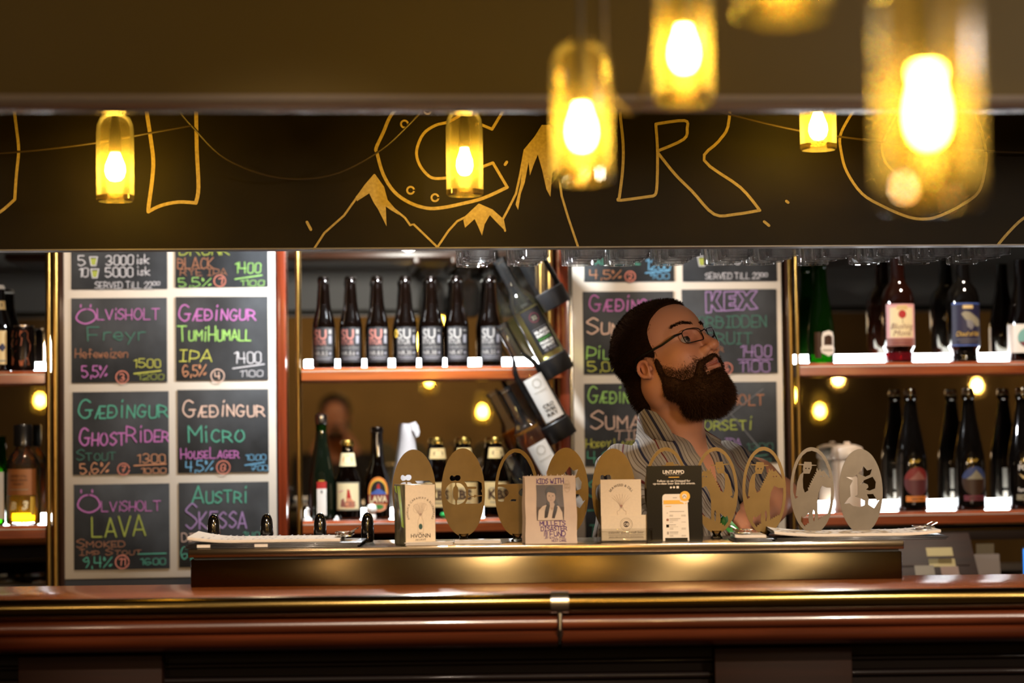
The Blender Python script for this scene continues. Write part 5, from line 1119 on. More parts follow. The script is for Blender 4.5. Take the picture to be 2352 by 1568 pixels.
# ---- rack of tilted bottles at the right of the middle unit
YT = 5.60; ST = YT / FP
rk = thing('bottle_rack', (PY(1313, 900, 5.63).x, 5.63, zcn), 0, 'grey steel upright with black cups holding the tilted bottles', 'rack')
MB().box((0, 0, .62), (.010, .014, 1.24), bev=.002).build('upright', M_steel, rk)
M_rub = mat('rubber_black', '1c1b1c', .45)
ang = -math.atan2(139, 260)
TB = [(1278, 700, None, None, 'tilted bottle base in black cup below the hanging glasses'), (1286, 853, M_pale, 'b', 'tilted clear bottle of pale spirit with black and green label'), (1292, 1003, None, 'c', 'tilted clear bottle with white crowberry label'),
      (1299, 1150, M_amberl, 'r', 'tilted amber bottle with white label, behind the paper bag'), (1306, 1300, M_pale, None, 'tilted clear bottle with only its neck above the tap badges')]
for i, (px, py, liq, lab, lb) in enumerate(TB):
    p = PY(px, py, YT); t = thing('tilted_bottle', p, 0, lb, 'bottle', 'tilted bottles in the rack'); t.rotation_euler.y = ang
    v = ST
    MB().lathe([(30 * v, 0), (33 * v, 4 * v), (33.5 * v, 10 * v), (33.5 * v, 168 * v), (31 * v, 186 * v), (23 * v, 202 * v), (17 * v, 212 * v), (15 * v, 225 * v), (14.5 * v, 286 * v), (16.5 * v, 288 * v), (16.5 * v, 296 * v), (13 * v, 296 * v)], 36, capb=True).build('bottle_glass', M_clear, t)
    if liq: MB().lathe([(30 * v, 6 * v), (31.5 * v, 10 * v), (31.5 * v, (165 if lab != 'r' else 190) * v), (.0001, (165 if lab != 'r' else 190) * v)], 30, capb=True).build('liquid', liq, t)
    L = Lab(33.7 * v, .12)
    if lab == 'b':
        L.rect(-26 * v, 26 * v, 52 * v, 160 * v, 'black', .0003).line(circ(0, 138 * v, 11 * v, n=18), 1.6 * v, 'plum', .0008).text('32', 0, 133 * v, 9 * v, 'stone', .0008, .02).rect(-20 * v, 20 * v, 112 * v, 113 * v, 'grey', .0008)
        for k, (st, c) in enumerate((('ISLAND', 'white'), ('BIRCH', 'white'), ('SNAPS', 'green'), ('PREMIUM', 'white'), ('SPIRIT', 'white'), ('40 VOL', 'grey'))): L.text(st, 0, (101 - 9 * k) * v, 6.5 * v, c, .0008, .03, w=34 * v)
        L.done(t)
    elif lab == 'c':
        L.rect(-26 * v, 26 * v, 46 * v, 156 * v, 'white', .0003).line(circ(0, 138 * v, 10 * v, n=18), 1.0 * v, 'stone', .0008).line([(-16 * v, 118 * v), (16 * v, 118 * v)], 1 * v, 'stone', .0008)
        for k, st in enumerate(('CRO', 'WBE', 'RRY')): L.text(st, 0, (78 - 11 * k) * v, 8 * v, 'black', .0008, .02, w=28 * v)
        L.done(t)
    elif lab == 'r':
        L.rect(-26 * v, 26 * v, 40 * v, 150 * v, 'white', .0003).line(circ(0, 132 * v, 10 * v, n=18), 1.0 * v, 'stone', .0008).line([(-16 * v, 110 * v), (16 * v, 110 * v)], 1 * v, 'stone', .0008)
        for k, st in enumerate(('RHU', 'BAR', 'B')): L.text(st, 0, (74 - 11 * k) * v, 8 * v, 'red', .0008, .02, w=28 * v if k < 2 else 9 * v)
        L.done(t)
    cup = MB().lathe([(35 * v, -4 * v), (36 * v, -2 * v), (36 * v, 38 * v), (34 * v, 40 * v), (34 * v, 2 * v), (.0001, 2 * v)], 36, capb=True).build('cup', M_rub, rk)
    cup.matrix_local = Matrix.Translation(p - rk.location) @ Matrix.Rotation(ang, 4, 'Y')
# ---- things on the back counter, seen through gaps
M_crys = glass('cut_glass', (.95, .9, .8), .5, .02)
p = PY(35, 1345, 5.55); t = MB().lathe([(.035, 0), (.075, .004), (.082, .022), (.078, .024), (.070, .008), (.0001, .006)], 20, capb=True).build('glass_dish', M_crys, None, loc=(p.x, 5.55, zcn), smooth=False); tag(t, 'glittering low glass dish on the back counter at far left', 'dish')
p = PY(-75, 1345, 5.55); t = MB().lathe([(.03, 0), (.06, .004), (.066, .020), (.062, .022), (.055, .008), (.0001, .006)], 20, capb=True).build('glass_dish', M_crys, None, loc=(p.x, 5.52, zcn), smooth=False); tag(t, 'second low glass dish on the back counter, cut by the left edge', 'dish')
tr = thing('desk_tray', (PY(2150, 1300, 5.56).x, 5.56, zcn), 0, 'dark sloped tray of notes on the back counter right of the steel cabinet', 'tray')
Ts = Matrix.Rotation(R(38), 4, 'X')
MB().box((0, .02, .055), (.24, .012, .17), bev=.002, M=Matrix.Translation((0, 0, .02)) @ Matrix.Rotation(R(-38), 4, 'X')).box((0, .06, .02), (.2, .06, .04)).build('tray_body', M_bc, tr)
for i, (px, py, w_, h_, c, lb) in enumerate(((2158, 1267, 62, 22, 'b8ac80', 'pale yellow note, upper, on the dark sloped tray'), (2164, 1292, 62, 20, 'b8ac80', 'pale yellow note, lower, on the dark sloped tray'), (2124, 1310, 46, 26, '8a8478', 'grey paper slip at left of the dark sloped tray'), (2182, 1312, 42, 26, '8f7a70', 'pinkish grey paper slip under the yellow notes'))):
    p = PY(px, py, 5.545 if i < 2 else 5.53); o = MB().box((0, 0, 0), (w_ * 5.545 / FP, .0015, h_ * 5.545 / FP)).build('paper_note', mat('note_' + str(i), c, .8), None, loc=p, smooth=False); o.rotation_euler.x = R(-30); tag(o, lb, 'note')
p = PY(2267, 1302, 5.68); t = thing('hanging_note', p, R(3), 'grey paper sheet hanging under the board below the lower right shelf', 'note')
m = MB(); n = 8
m.add([(x * .037, .006 * math.sin(z * 2), z * .04) for z in [k / n - .5 for k in range(n + 1)] for x in (-1, 1)], [(2 * k, 2 * k + 1, 2 * k + 3, 2 * k + 2) for k in range(n)])
m.v = [(a, b_, c * 1.75) for a, b_, c in m.v]; m.build('sheet', mat('note_sheet', '8d8480', .8), t)
MB().box((-.002, .006, .048), (.05, .001, .03)).build('tape_strip', mat('tape', '6a604c', .5), t)
p = PY(2374, 1345, 5.5); t = thing('till_screen', (p.x, 5.5, zcn), R(-8), 'blue glowing screen cut by the right edge on the back counter', 'screen')
zz_ = PY(2350, 1255, 5.5).z - zcn
MB().box((0, .008, zz_ / 2), (.055, .014, zz_), bev=.002).build('screen_case', M_cap, t); MB().box((0, -.0005, zz_ / 2 + .004), (.051, .002, zz_ - .02)).build('screen_glow', emis('screen_blue', (.05, .3, 1.0), 1.3), t)
# ------------------------------------------------------------------ people: smooth-blended solids turned into one skin
class SDF:
    def __init__(s, lo, hi, h):
        s.lo = np.array(lo, float); s.h = h; s.n = np.maximum(2, np.ceil((np.array(hi) - s.lo) / h).astype(int) + 1)
        s.d = np.full(s.n, 9.0, np.float32); s.ax = [s.lo[i] + h * np.arange(s.n[i]) for i in range(3)]
    def op(s, fn, blo, bhi, k=.01, mode='u'):
        m = 3 * k + 2 * s.h; sl = []
        for i in range(3):
            a = max(0, int((blo[i] - m - s.lo[i]) / s.h)); b = min(s.n[i], int((bhi[i] + m - s.lo[i]) / s.h) + 2)
            if b <= a: return s
            sl.append(slice(a, b))
        X, Y, Z = np.meshgrid(s.ax[0][sl[0]], s.ax[1][sl[1]], s.ax[2][sl[2]], indexing='ij', sparse=True)
        e = fn(X, Y, Z).astype(np.float32); sl = tuple(sl); d = s.d[sl]
        if mode == 'u':
            h = np.clip(.5 + .5 * (d - e) / k, 0, 1); s.d[sl] = d + (e - d) * h - k * h * (1 - h)
        elif mode == 's':
            e = -e; h = np.clip(.5 - .5 * (d - e) / k, 0, 1); s.d[sl] = d + (e - d) * h + k * h * (1 - h)
        return s
    def ell(s, c, r, k=.01, mode='u', M=None):
        """ellipsoid; M = 3x3 rotation whose columns are its axes"""
        c = np.array(c, float); r = np.array(r, float); Mr = np.eye(3) if M is None else np.array(M)
        ext = np.sqrt(((Mr * r) ** 2).sum(1))
        def fn(X, Y, Z):
            x, y, z = X - c[0], Y - c[1], Z - c[2]
            q = [x * Mr[0, i] + y * Mr[1, i] + z * Mr[2, i] for i in range(3)]
            k0 = np.sqrt(sum((q[i] / r[i]) ** 2 for i in range(3))); k1 = np.sqrt(sum((q[i] / r[i] ** 2) ** 2 for i in range(3))) + 1e-9
            return k0 * (k0 - 1) / k1
        return s.op(fn, c - ext, c + ext, k, mode)
    def cap(s, a, b, ra, rb=None, k=.01, mode='u'):
        a = np.array(a, float); b = np.array(b, float); rb = ra if rb is None else rb; ba = b - a; L2 = float((ba ** 2).sum()) + 1e-12
        def fn(X, Y, Z):
            h = np.clip(((X - a[0]) * ba[0] + (Y - a[1]) * ba[1] + (Z - a[2]) * ba[2]) / L2, 0, 1)
            return np.sqrt((X - a[0] - ba[0] * h) ** 2 + (Y - a[1] - ba[1] * h) ** 2 + (Z - a[2] - ba[2] * h) ** 2) - (ra + (rb - ra) * h)
        m = max(ra, rb); return s.op(fn, np.minimum(a, b) - m, np.maximum(a, b) + m, k, mode)
    def chain(s, pts, rs, k=.008):
        for i in range(len(pts) - 1): s.cap(pts[i], pts[i + 1], rs[i], rs[i + 1], k)
        return s
    def mesh(s):
        d = s.d; ins = d < 0; c = [(i, j, k) for i in (0, 1) for j in (0, 1) for k in (0, 1)]; n = s.n - 1
        cnt = sum(ins[i:i + n[0], j:j + n[1], k:k + n[2]].astype(np.int8) for i, j, k in c)
        I = np.argwhere((cnt > 0) & (cnt < 8)); idx = np.full(n, -1, np.int64); idx[tuple(I.T)] = np.arange(len(I))
        D = {q: d[I[:, 0] + q[0], I[:, 1] + q[1], I[:, 2] + q[2]] for q in c}; P = np.zeros((len(I), 3)); N = np.zeros(len(I))
        for a in c:
            for ax in range(3):
                if a[ax]: continue
                b = list(a); b[ax] = 1; b = tuple(b); da, db = D[a], D[b]; m = (da < 0) != (db < 0)
                t = np.where(m, da / np.where(m, da - db, 1), 0); q = np.array(a, float)[None].repeat(len(I), 0); q[:, ax] = t; P[m] += q[m]; N[m] += 1
        V = s.lo + (I + P / N[:, None]) * s.h; F = []
        for ax in range(3):
            b, c_ = (ax + 1) % 3, (ax + 2) % 3; A = [slice(None)] * 3; A[ax] = slice(0, -1); B = [slice(None)] * 3; B[ax] = slice(1, None)
            E = np.argwhere(ins[tuple(A)] != ins[tuple(B)]); E = E[(E[:, b] > 0) & (E[:, c_] > 0) & (E[:, b] < n[b]) & (E[:, c_] < n[c_])]
            o = []
            for db, dc in ((-1, -1), (0, -1), (0, 0), (-1, 0)):
                Q = E.copy(); Q[:, b] += db; Q[:, c_] += dc; o.append(idx[tuple(Q.T)])
            q = np.stack(o, 1); fl = ~ins[tuple(E.T)]; q[fl] = q[fl][:, ::-1]; F.append(q)
        F = np.concatenate(F); return V, F[(F >= 0).all(1)]
def np_mesh(name, V, F, mats, parent=None, attr=None, mi=None):
    me = bpy.data.meshes.new(name); me.vertices.add(len(V)); me.vertices.foreach_set('co', np.asarray(V, np.float32).ravel())
    k = F.shape[1]; me.loops.add(F.size); me.loops.foreach_set('vertex_index', F.ravel().astype(np.int32))
    me.polygons.add(len(F)); me.polygons.foreach_set('loop_start', np.arange(0, F.size, k, dtype=np.int32)); me.polygons.foreach_set('use_smooth', np.ones(len(F), bool))
    for m in (mats if isinstance(mats, (list, tuple)) else [mats]): me.materials.append(m)
    me.update(calc_edges=True)
    for nm, (ty, val) in (attr or {}).items():
        a = me.attributes.new(nm, ty, 'POINT')
        a.data.foreach_set('color' if ty == 'FLOAT_COLOR' else 'value', np.asarray(val, np.float32).ravel())
    me.validate(); o = bpy.data.objects.new(name, me); COL.objects.link(o)
    if parent is not None: o.parent = parent
    return o
def attr_mat(name, attr, rough=.6, sss=0., fac=1.):
    m = bpy.data.materials.new(name); m.use_nodes = True; N = m.node_tree.nodes; p = N['Principled BSDF']; a = N.new('ShaderNodeAttribute'); a.attribute_name = attr
    m.node_tree.links.new(a.outputs['Color'], p.inputs['Base Color']); p.inputs['Roughness'].default_value = rough
    if sss: p.inputs['Subsurface Weight'].default_value = sss; p.inputs['Subsurface Radius'].default_value = (.01, .004, .002); p.inputs['Subsurface Scale'].default_value = .5
    return m
def sample(V, F, n, seed, keep=None):
    rg = np.random.default_rng(seed); T = np.concatenate([F[:, [0, 1, 2]], F[:, [0, 2, 3]]]); a, b, c = V[T[:, 0]], V[T[:, 1]], V[T[:, 2]]
    nr = np.cross(b - a, c - a); ar = np.linalg.norm(nr, axis=1); q = rg.choice(len(T), n, p=ar / ar.sum()); r1 = np.sqrt(rg.random(n))[:, None]; r2 = rg.random(n)[:, None]
    P = (1 - r1) * a[q] + r1 * (1 - r2) * b[q] + r1 * r2 * c[q]; return P, nr[q] / (ar[q][:, None] + 1e-12), rg
def strands(P, N, dirs, L, w, rg, seg=2):
    """tapered hairs: each a narrow bent strip"""
    n = len(P); T = np.cross(N, rg.normal(size=(n, 3))); T /= np.linalg.norm(T, axis=1)[:, None] + 1e-9
    D1 = dirs + N * .35; D1 /= np.linalg.norm(D1, axis=1)[:, None]; D2 = dirs + rg.normal(size=(n, 3)) * .18; D2 /= np.linalg.norm(D2, axis=1)[:, None]
    B = P - N * .0015; M = P + D1 * (L * .5)[:, None]; E = M + D2 * (L * .5)[:, None]
    V = np.stack([B - T * w, B + T * w, M + T * w * .8, M - T * w * .8, E + T * w * .15, E - T * w * .15], 1).reshape(-1, 3); o = np.arange(n)[:, None] * 6
    return V, np.concatenate([o + np.array([[0, 1, 2, 3]]), o + np.array([[3, 2, 4, 5]])])
def hand(S_, wr, d, side, up, sc_=1., curl=.5, spread=.25):
    """palm and five fingers; d = pointing direction, side = towards the thumb, up = back of the hand"""
    wr, d, side, up = [np.array(v, float) for v in (wr, d, side, up)]
    pc = wr + d * .045 * sc_
    S_.ell(pc, (.050 * sc_, .038 * sc_, .014 * sc_), .012, 'u', np.stack([d, side, up], 1)); S_.cap(wr, pc, .024 * sc_, .022 * sc_, .015)
    for i, (o, L, r_) in enumerate(((.028, .072, .0088), (.009, .080, .0092), (-.010, .074, .0088), (-.027, .058, .0078))):
        b = wr + d * .085 * sc_ + side * o * sc_; dr = d + side * spread * o * 8; dr /= np.linalg.norm(dr); p = [b]; a = curl * (.8 + .1 * i)
        for k, f in enumerate((.45, .32, .23)):
            an = a * (k + .6); v = dr * math.cos(an) - up * math.sin(an); p.append(p[-1] + v * L * f * sc_)
        S_.chain(p, [r_ * sc_, r_ * .95 * sc_, r_ * .88 * sc_, r_ * .75 * sc_], .004)
    t0 = wr + d * .025 * sc_ + side * .026 * sc_; t1 = t0 + (d * .55 + side * .75 - up * .25) * .034 * sc_; t2 = t1 + (d * .85 + side * .3 - up * .4) * .032 * sc_; t3 = t2 + (d * .95 - up * .3) * .024 * sc_
    S_.chain([t0, t1, t2, t3], [.015 * sc_, .0115 * sc_, .0098 * sc_, .0078 * sc_], .006)
# ------------------------------------------------------------------ the barman
base = BU(1560, 1100, 4.92); U0, V0 = base.x, base.y
def Pb(px, py, d): p = BU(px, py, d); return np.array([p.x - U0, p.y - V0, p.z])      # bar axes, origin on the floor below him
HS = 1.10; TH = R(48); PI_ = R(27); RO = R(2)
F_ = np.array([math.cos(PI_) * math.sin(TH), -math.cos(PI_) * math.cos(TH), math.sin(PI_)]); L_ = np.array([math.cos(TH), math.sin(TH), 0.]); U_ = np.cross(F_, L_)
L_, U_ = L_ * math.cos(RO) + U_ * math.sin(RO), U_ * math.cos(RO) - L_ * math.sin(RO)
HM = np.stack([F_, L_, U_], 1); HC = Pb(1537, 831, 4.88)
def H(x, y, z): return HC + HM @ (np.array([x, y, z]) * HS)
def Hl(V): return ((V - HC) @ HM) / HS
TT = R(48); Ft = np.array([math.sin(TT), -math.cos(TT), 0.]); Lt = np.array([math.cos(TT), math.sin(TT), 0.]); Zt = np.array([0, 0, 1.])
N0 = Pb(1552, 1002, 4.93)                                    # base of the neck
shR, shL = N0 - Lt * .185 - Zt * .085, N0 + Lt * .185 - Zt * .085
elL, wrL = Pb(1792, 1140, 5.19), Pb(1694, 1204, 4.93)
elR = shR + np.array([-.02, -.02, -.29]); wrR = elR + np.array([.10, -.20, -.12])
def body_solid(lo, hi, h):
    B = SDF(lo, hi, h)
    def he(c, r, k=.01, mode='u', rot=None):
        Mx = HM if rot is None else HM @ rot
        B.ell(H(*c), np.array(r) * HS, k * HS, mode, Mx)
    def hc(a, b, ra, rb=None, k=.008, mode='u'): B.cap(H(*a), H(*b), ra * HS, (ra if rb is None else rb) * HS, k * HS, mode)
    # torso, neck
    B.ell(N0 - Zt * .26 + Ft * .0, (.105, .165, .25), .05, 'u', np.stack([Ft, Lt, Zt], 1))
    B.cap(shR, shL, .055, .055, .06); B.ell(N0 - Zt * .10 + Ft * .02, (.075, .12, .07), .05, 'u', np.stack([Ft, Lt, Zt], 1))
    B.cap(N0 - Zt * .05 - Ft * .005, H(-.028, 0, -.045), .064, .060, .03)
    B.cap(N0 - Zt * .03 + Ft * .03, H(.02, 0, -.09), .035, .03, .03)
    for s_ in (-1, 1): B.cap(H(-.02, s_ * .055, -.05), N0 + Ft * .055 + Lt * s_ * .018 - Zt * .03, .016, .012, .02)
    # arms
    B.chain([shR, elR, wrR], [.050, .041, .029], .02); B.chain([shL, shL * .45 + elL * .55 + Zt * .01, elL], [.052, .052, .043], .02)
    fm = elL * .68 + wrL * .32; B.chain([elL, fm, wrL], [.042, .046, .030], .02)
    dl = wrL - fm; dl /= np.linalg.norm(dl); dl = dl * .7 + np.array([-.2, -.35, -.55]); dl /= np.linalg.norm(dl); sd = np.cross(np.array([0., -.3, 1.]), dl); sd /= np.linalg.norm(sd); hand(B, wrL, dl, sd, np.cross(dl, sd) * -1, 1.05, .55)
    dr = wrR - elR; dr /= np.linalg.norm(dr); sdr = np.array([.6, .2, .5]); sdr -= dr * sdr.dot(dr); sdr /= np.linalg.norm(sdr); hand(B, wrR, dr, sdr, -np.cross(dr, sdr), 1.05, .5)
    # head
    he((-.012, 0, .045), (.100, .077, .084)); he((.028, 0, .045), (.062, .066, .060), .03); he((.040, 0, -.035), (.056, .058, .078), .03)
    he((.046, 0, -.085), (.046, .044, .034), .025); he((-.005, .05, -.045), (.045, .022, .04), .03); he((-.005, -.05, -.045), (.045, .022, .04), .03)
    for s_ in (-1, 1):
        he((.062, s_ * .040, -.022), (.024, .024, .022), .035); hc((.083, s_ * .012, .031), (.066, s_ * .048, .026), .0125, .010, .014)
        he((.093, s_ * .031, .008), (.021, .018, .0125), .008, 's')
        he((.0745, s_ * .0315, .0175), (.0150, .0170, .0070), .003); he((.0745, s_ * .0315, -.0035), (.0142, .0165, .0050), .003)
    hc((.088, 0, .024), (.113, 0, -.020), .0090, .0120, .010); he((.115, 0, -.024), (.0130, .0135, .0110), .006)
    for s_ in (-1, 1):
        he((.102, s_ * .0155, -.0285), (.0140, .0092, .0100), .004); he((.1075, s_ * .0090, -.0385), (.0085, .0052, .0090), .002, 's')
        hc((.097, s_ * .017, -.03), (.080, s_ * .030, -.048), .004, .004, .012)
    hc((.101, 0, -.036), (.103, 0, -.048), .006, .006, .008)
    for s_ in (-1, 1): hc((.1030, 0, -.0535), (.090, s_ * .028, -.0605), .0060, .0038, .004); hc((.1025, 0, -.0645), (.090, s_ * .027, -.0630), .0080, .0040, .004)
    hc((.110, .0, -.0586), (.094, .026, -.0612), .0018, .0016, .003, 's'); hc((.110, .0, -.0586), (.094, -.026, -.0612), .0018, .0016, .003, 's')
    he((.080, 0, -.100), (.016, .020, .016), .015)
    rE = np.array([[.94, .34, 0], [-.34, .94, 0], [0, 0, 1.]])
    for s_ in (-1, 1):
        q = rE if s_ < 0 else rE.T; ec = np.array([-.008, s_ * .080, -.012])
        he(ec, (.0135, .0055, .0185), .006, 'u', q); he(ec + np.array([.002, s_ * .0055, .002]), (.0080, .0042, .0115), .003, 's', q)
        er = [ec + np.array([.0125 * math.cos(t), s_ * (.0035 - .003 * math.cos(t)), .0172 * math.sin(t)]) for t in [R(35 + 22 * k) for k in range(11)]]
        for k in range(10): hc(er[k], er[k + 1], .0030, .0030, .003)
        he(ec + np.array([.003, 0, -.017]), (.006, .005, .006), .004)
        he(ec + np.array([.011, s_ * -.003, -.003]), (.004, .004, .006), .003)
    return B.mesh()
V, Fq = body_solid((HC[0] - .19, HC[1] - .20, N0[2] - .03), (HC[0] + .19, HC[1] + .20, HC[2] + .20), .0017)
V2, F2 = body_solid((-.32, -.34, .92), (.36, .44, N0[2] + .01), .0036)
Fq = np.concatenate([Fq, F2 + len(V)]); V = np.concatenate([V, V2]); lv = Hl(V)
skin = np.array(srgb('c68a6c')); red = np.array(srgb('b56a52')); lip = np.array(srgb('9c5a50')); drk = np.array(srgb('3c251a'))
C = np.tile(skin, (len(V), 1)); rg_ = np.random.default_rng(1)
def blend(mask, col): C[:] = C * (1 - mask[:, None]) + col * mask[:, None]
def bell(c, r): return np.exp(-(((lv - np.array(c)) / np.array(r)) ** 2).sum(1))
for s_ in (-1, 1): blend(.6 * bell((.07, s_ * .045, -.025), (.03, .02, .02)), red); blend(.7 * bell((-.012, s_ * .085, 0), (.03, .012, .035)), red); blend(.45 * bell((.085, s_ * .032, -.004), (.02, .018, .006)), red * .7)
blend(.6 * bell((.113, 0, -.02), (.018, .018, .016)), red); blend(np.clip(1.4 * bell((.103, 0, -.0595), (.02, .026, .0095)), 0, 1), lip)
eyeb = []
for s_ in (-1, 1):
    c = H(.0745, s_ * .0315, .0075); m = MB().ellipsoid((0, 0, 0), (1, 1, 1), 0, 24, 16); ev = np.array(m.v); ef = np.array([f for f in m.f]); gz = np.array([1, -.10, .10]); gz = HM @ gz / np.linalg.norm(gz)
    P_ = c + ev * .0137 * HS; dt = ev @ gz; ec_ = np.tile(np.array(srgb('a89a8e')), (len(ev), 1)); ec_[dt > .80] = srgb('3a3a34'); ec_[dt > .94] = (.004, .004, .004); eyeb.append((P_, ef, ec_))
for P_, ef, ec_ in eyeb: Fq = np.concatenate([Fq, ef + len(V)]); V = np.concatenate([V, P_]); C = np.concatenate([C, ec_])
M_skin = attr_mat('skin', 'col', .52, .12)
man = np_mesh('person', V, Fq, M_skin, None, {'col': ('FLOAT_COLOR', np.concatenate([C, np.ones((len(C), 1))], 1))})
man.location = bw(U0, V0, 0); man.rotation_euler.z = BR
tag(man, 'bearded man in glasses and striped shirt behind the bar, head raised, looking up right', 'person')
# hair
G = SDF(HC - .19, HC + .19, .0032)
G.ell(H(-.012, 0, .046), np.array((.107, .084, .091)) * HS, .01, 'u', HM); G.ell(H(-.060, 0, -.035), np.array((.052, .064, .068)) * HS, .02, 'u', HM)
G.ell(H(.030, 0, .062), np.array((.062, .064, .050)) * HS, .02, 'u', HM)
hz_ = [-.16, -.105, -.085, -.06, -.035, -.02, .0, .03, .055, .075, .09, .105, .13, .2]; hx_ = [-.085, -.078, -.058, -.042, -.024, .018, .026, .030, .036, .046, .060, .082, .12, .2]
def hcut(X, Y, Z):
    x, y, z = [((X - HC[0]) * HM[0, i] + (Y - HC[1]) * HM[1, i] + (Z - HC[2]) * HM[2, i]) / HS for i in range(3)]
    return -np.maximum(np.maximum((x - np.interp(z, hz_, hx_) - .012 * np.clip((.04 - np.abs(y)) / .04, 0, 1)) * .8, -.112 - z), -(np.sqrt(((x + .006) / 1.0) ** 2 + ((z + .012) / 1.3) ** 2) - .018) + (np.abs(y) < .06) * -1)
G.op(hcut, HC - .25, HC + .25, .012, 's')
hv, hf = G.mesh(); P_, N_, rg = sample(hv, hf, 24000, 3); pl = Hl(P_)
dirs = (HM @ (np.stack([-.55 + .9 * (pl[:, 0] > .05), np.sign(pl[:, 1]) * .1, -.75 + 1.1 * (pl[:, 2] > .09)], 1)).T).T + N_ * .75 + rg.normal(size=P_.shape) * .15; dirs /= np.linalg.norm(dirs, axis=1)[:, None]
sv, sf = strands(P_, N_, dirs, rg.uniform(.004, .010, len(P_)) * np.where(pl[:, 2] > .08, .6, 1), .0004, rg)
M_hair = mat('hair_brown', '2a1b11', .9, spec=.0, var=.4, scale=(300, 300, 300)); M_beard = mat('beard_brown', '472d1a', .8, spec=.1, var=.4, scale=(300, 300, 300), col2='2a1a0e')
np_mesh('hair', np.concatenate([hv, sv]), np.concatenate([hf, sf + len(hv)]), M_hair, man)
# beard
G = SDF(HC - .24, HC + .24, .0034)
def ge(c, r, k=.012): G.ell(H(*c), np.array(r) * HS, k, 'u', HM)
for s_ in (-1, 1):
    ge((.018, s_ * .064, -.030), (.010, .011, .032)); ge((.022, s_ * .058, -.070), (.024, .019, .026)); ge((.044, s_ * .046, -.092), (.030, .019, .026)); ge((.062, s_ * .030, -.101), (.030, .024, .027))
    G.cap(H(.104, s_ * .003, -.0430), H(.089, s_ * .030, -.053), .0058 * HS, .0062 * HS, .005); G.cap(H(.087, s_ * .0345, -.055), H(.072, s_ * .037, -.083), .0066 * HS, .014 * HS, .01)
    ge((.040, s_ * .030, -.118), (.035, .026, .022), .02)
ge((.074, 0, -.103), (.028, .034, .027)); ge((.080, 0, -.088), (.024, .028, .018)); ge((.058, 0, -.118), (.034, .036, .026), .02); ge((.078, 0, -.110), (.022, .026, .022), .015); G.cap(H(.096, 0, -.0765), H(.092, 0, -.092), .006, .010, .008)
bv, bf = G.mesh(); P_, N_, rg = sample(bv, bf, 22000, 5); pl = Hl(P_)
dirs = (HM @ np.stack([.45 + 0 * pl[:, 0], .25 * np.sign(pl[:, 1]), -.9 + 0 * pl[:, 0]], 1).T).T + N_ * .45 + rg.normal(size=P_.shape) * .28; dirs /= np.linalg.norm(dirs, axis=1)[:, None]
ln = rg.uniform(.006, .012, len(P_)) * (1 + .8 * np.clip((-pl[:, 2] - .09) / .05, 0, 1)) * np.where(pl[:, 2] > -.07, .55, 1)
sv, sf = strands(P_, N_, dirs, ln, .0004, rg); np_mesh('beard', np.concatenate([bv, sv]), np.concatenate([bf, sf + len(bv)]), M_beard, man)
# eyebrows and stubble, rooted in the skin
fc_ = lv[Fq[:len(Fq) - 2 * len(eyeb[0][1])]].mean(1); fi = np.arange(len(fc_))
def rooted(mask, n, seed): return sample(V, Fq[fi[mask]], n, seed)
x_, y_, z_ = fc_[:, 0], np.abs(fc_[:, 1]), fc_[:, 2]; arch = .0335 + .009 * np.sin(np.clip((y_ - .008) / .046, 0, 1) * 2.5)
P_, N_, rg = rooted((x_ > .05) & (y_ > .009) & (y_ < .054) & (np.abs(z_ - arch) < .0030 - .04 * np.clip(y_ - .035, 0, 1)), 800, 8)
sg = np.sign(Hl(P_)[:, 1]); dirs = (HM @ np.stack([-.3 + 0 * sg, sg * .9, .3 + 0 * sg], 1).T).T + rg.normal(size=P_.shape) * .2
sv, sf = strands(P_, N_, dirs, rg.uniform(.005, .009, len(P_)), .00045, rg); np_mesh('eyebrows', sv, sf, M_hair, man)
dz = z_ - np.interp(x_, [.0, .03, .06, .08, .10], [.02, -.030, -.052, -.052, -.035])
P_, N_, rg = rooted((x_ > .012) & (z_ > -.13) & (dz < .016) & ((y_ > .026) | (np.abs(z_ + .059) > .011) | (x_ < .08)) & (z_ < .02) & ((x_ < .092) | (z_ < -.040)), 34000, 9)
pl = Hl(P_); keep = rg.random(len(P_)) < np.clip(.75 - (pl[:, 2] - np.interp(pl[:, 0], [.0, .03, .06, .08, .10], [.02, -.030, -.052, -.052, -.035])) / .013, .03, 1); P_, N_, pl = P_[keep], N_[keep], pl[keep]
dirs = (HM @ np.stack([.2 + 0 * pl[:, 0], .2 * np.sign(pl[:, 1]), -.9 + 0 * pl[:, 0]], 1).T).T + N_ * .3 + rg.normal(size=P_.shape) * .2
sv, sf = strands(P_, N_, dirs, rg.uniform(.004, .009, len(P_)), .0003, rg); np_mesh('stubble', sv, sf, M_beard, man)
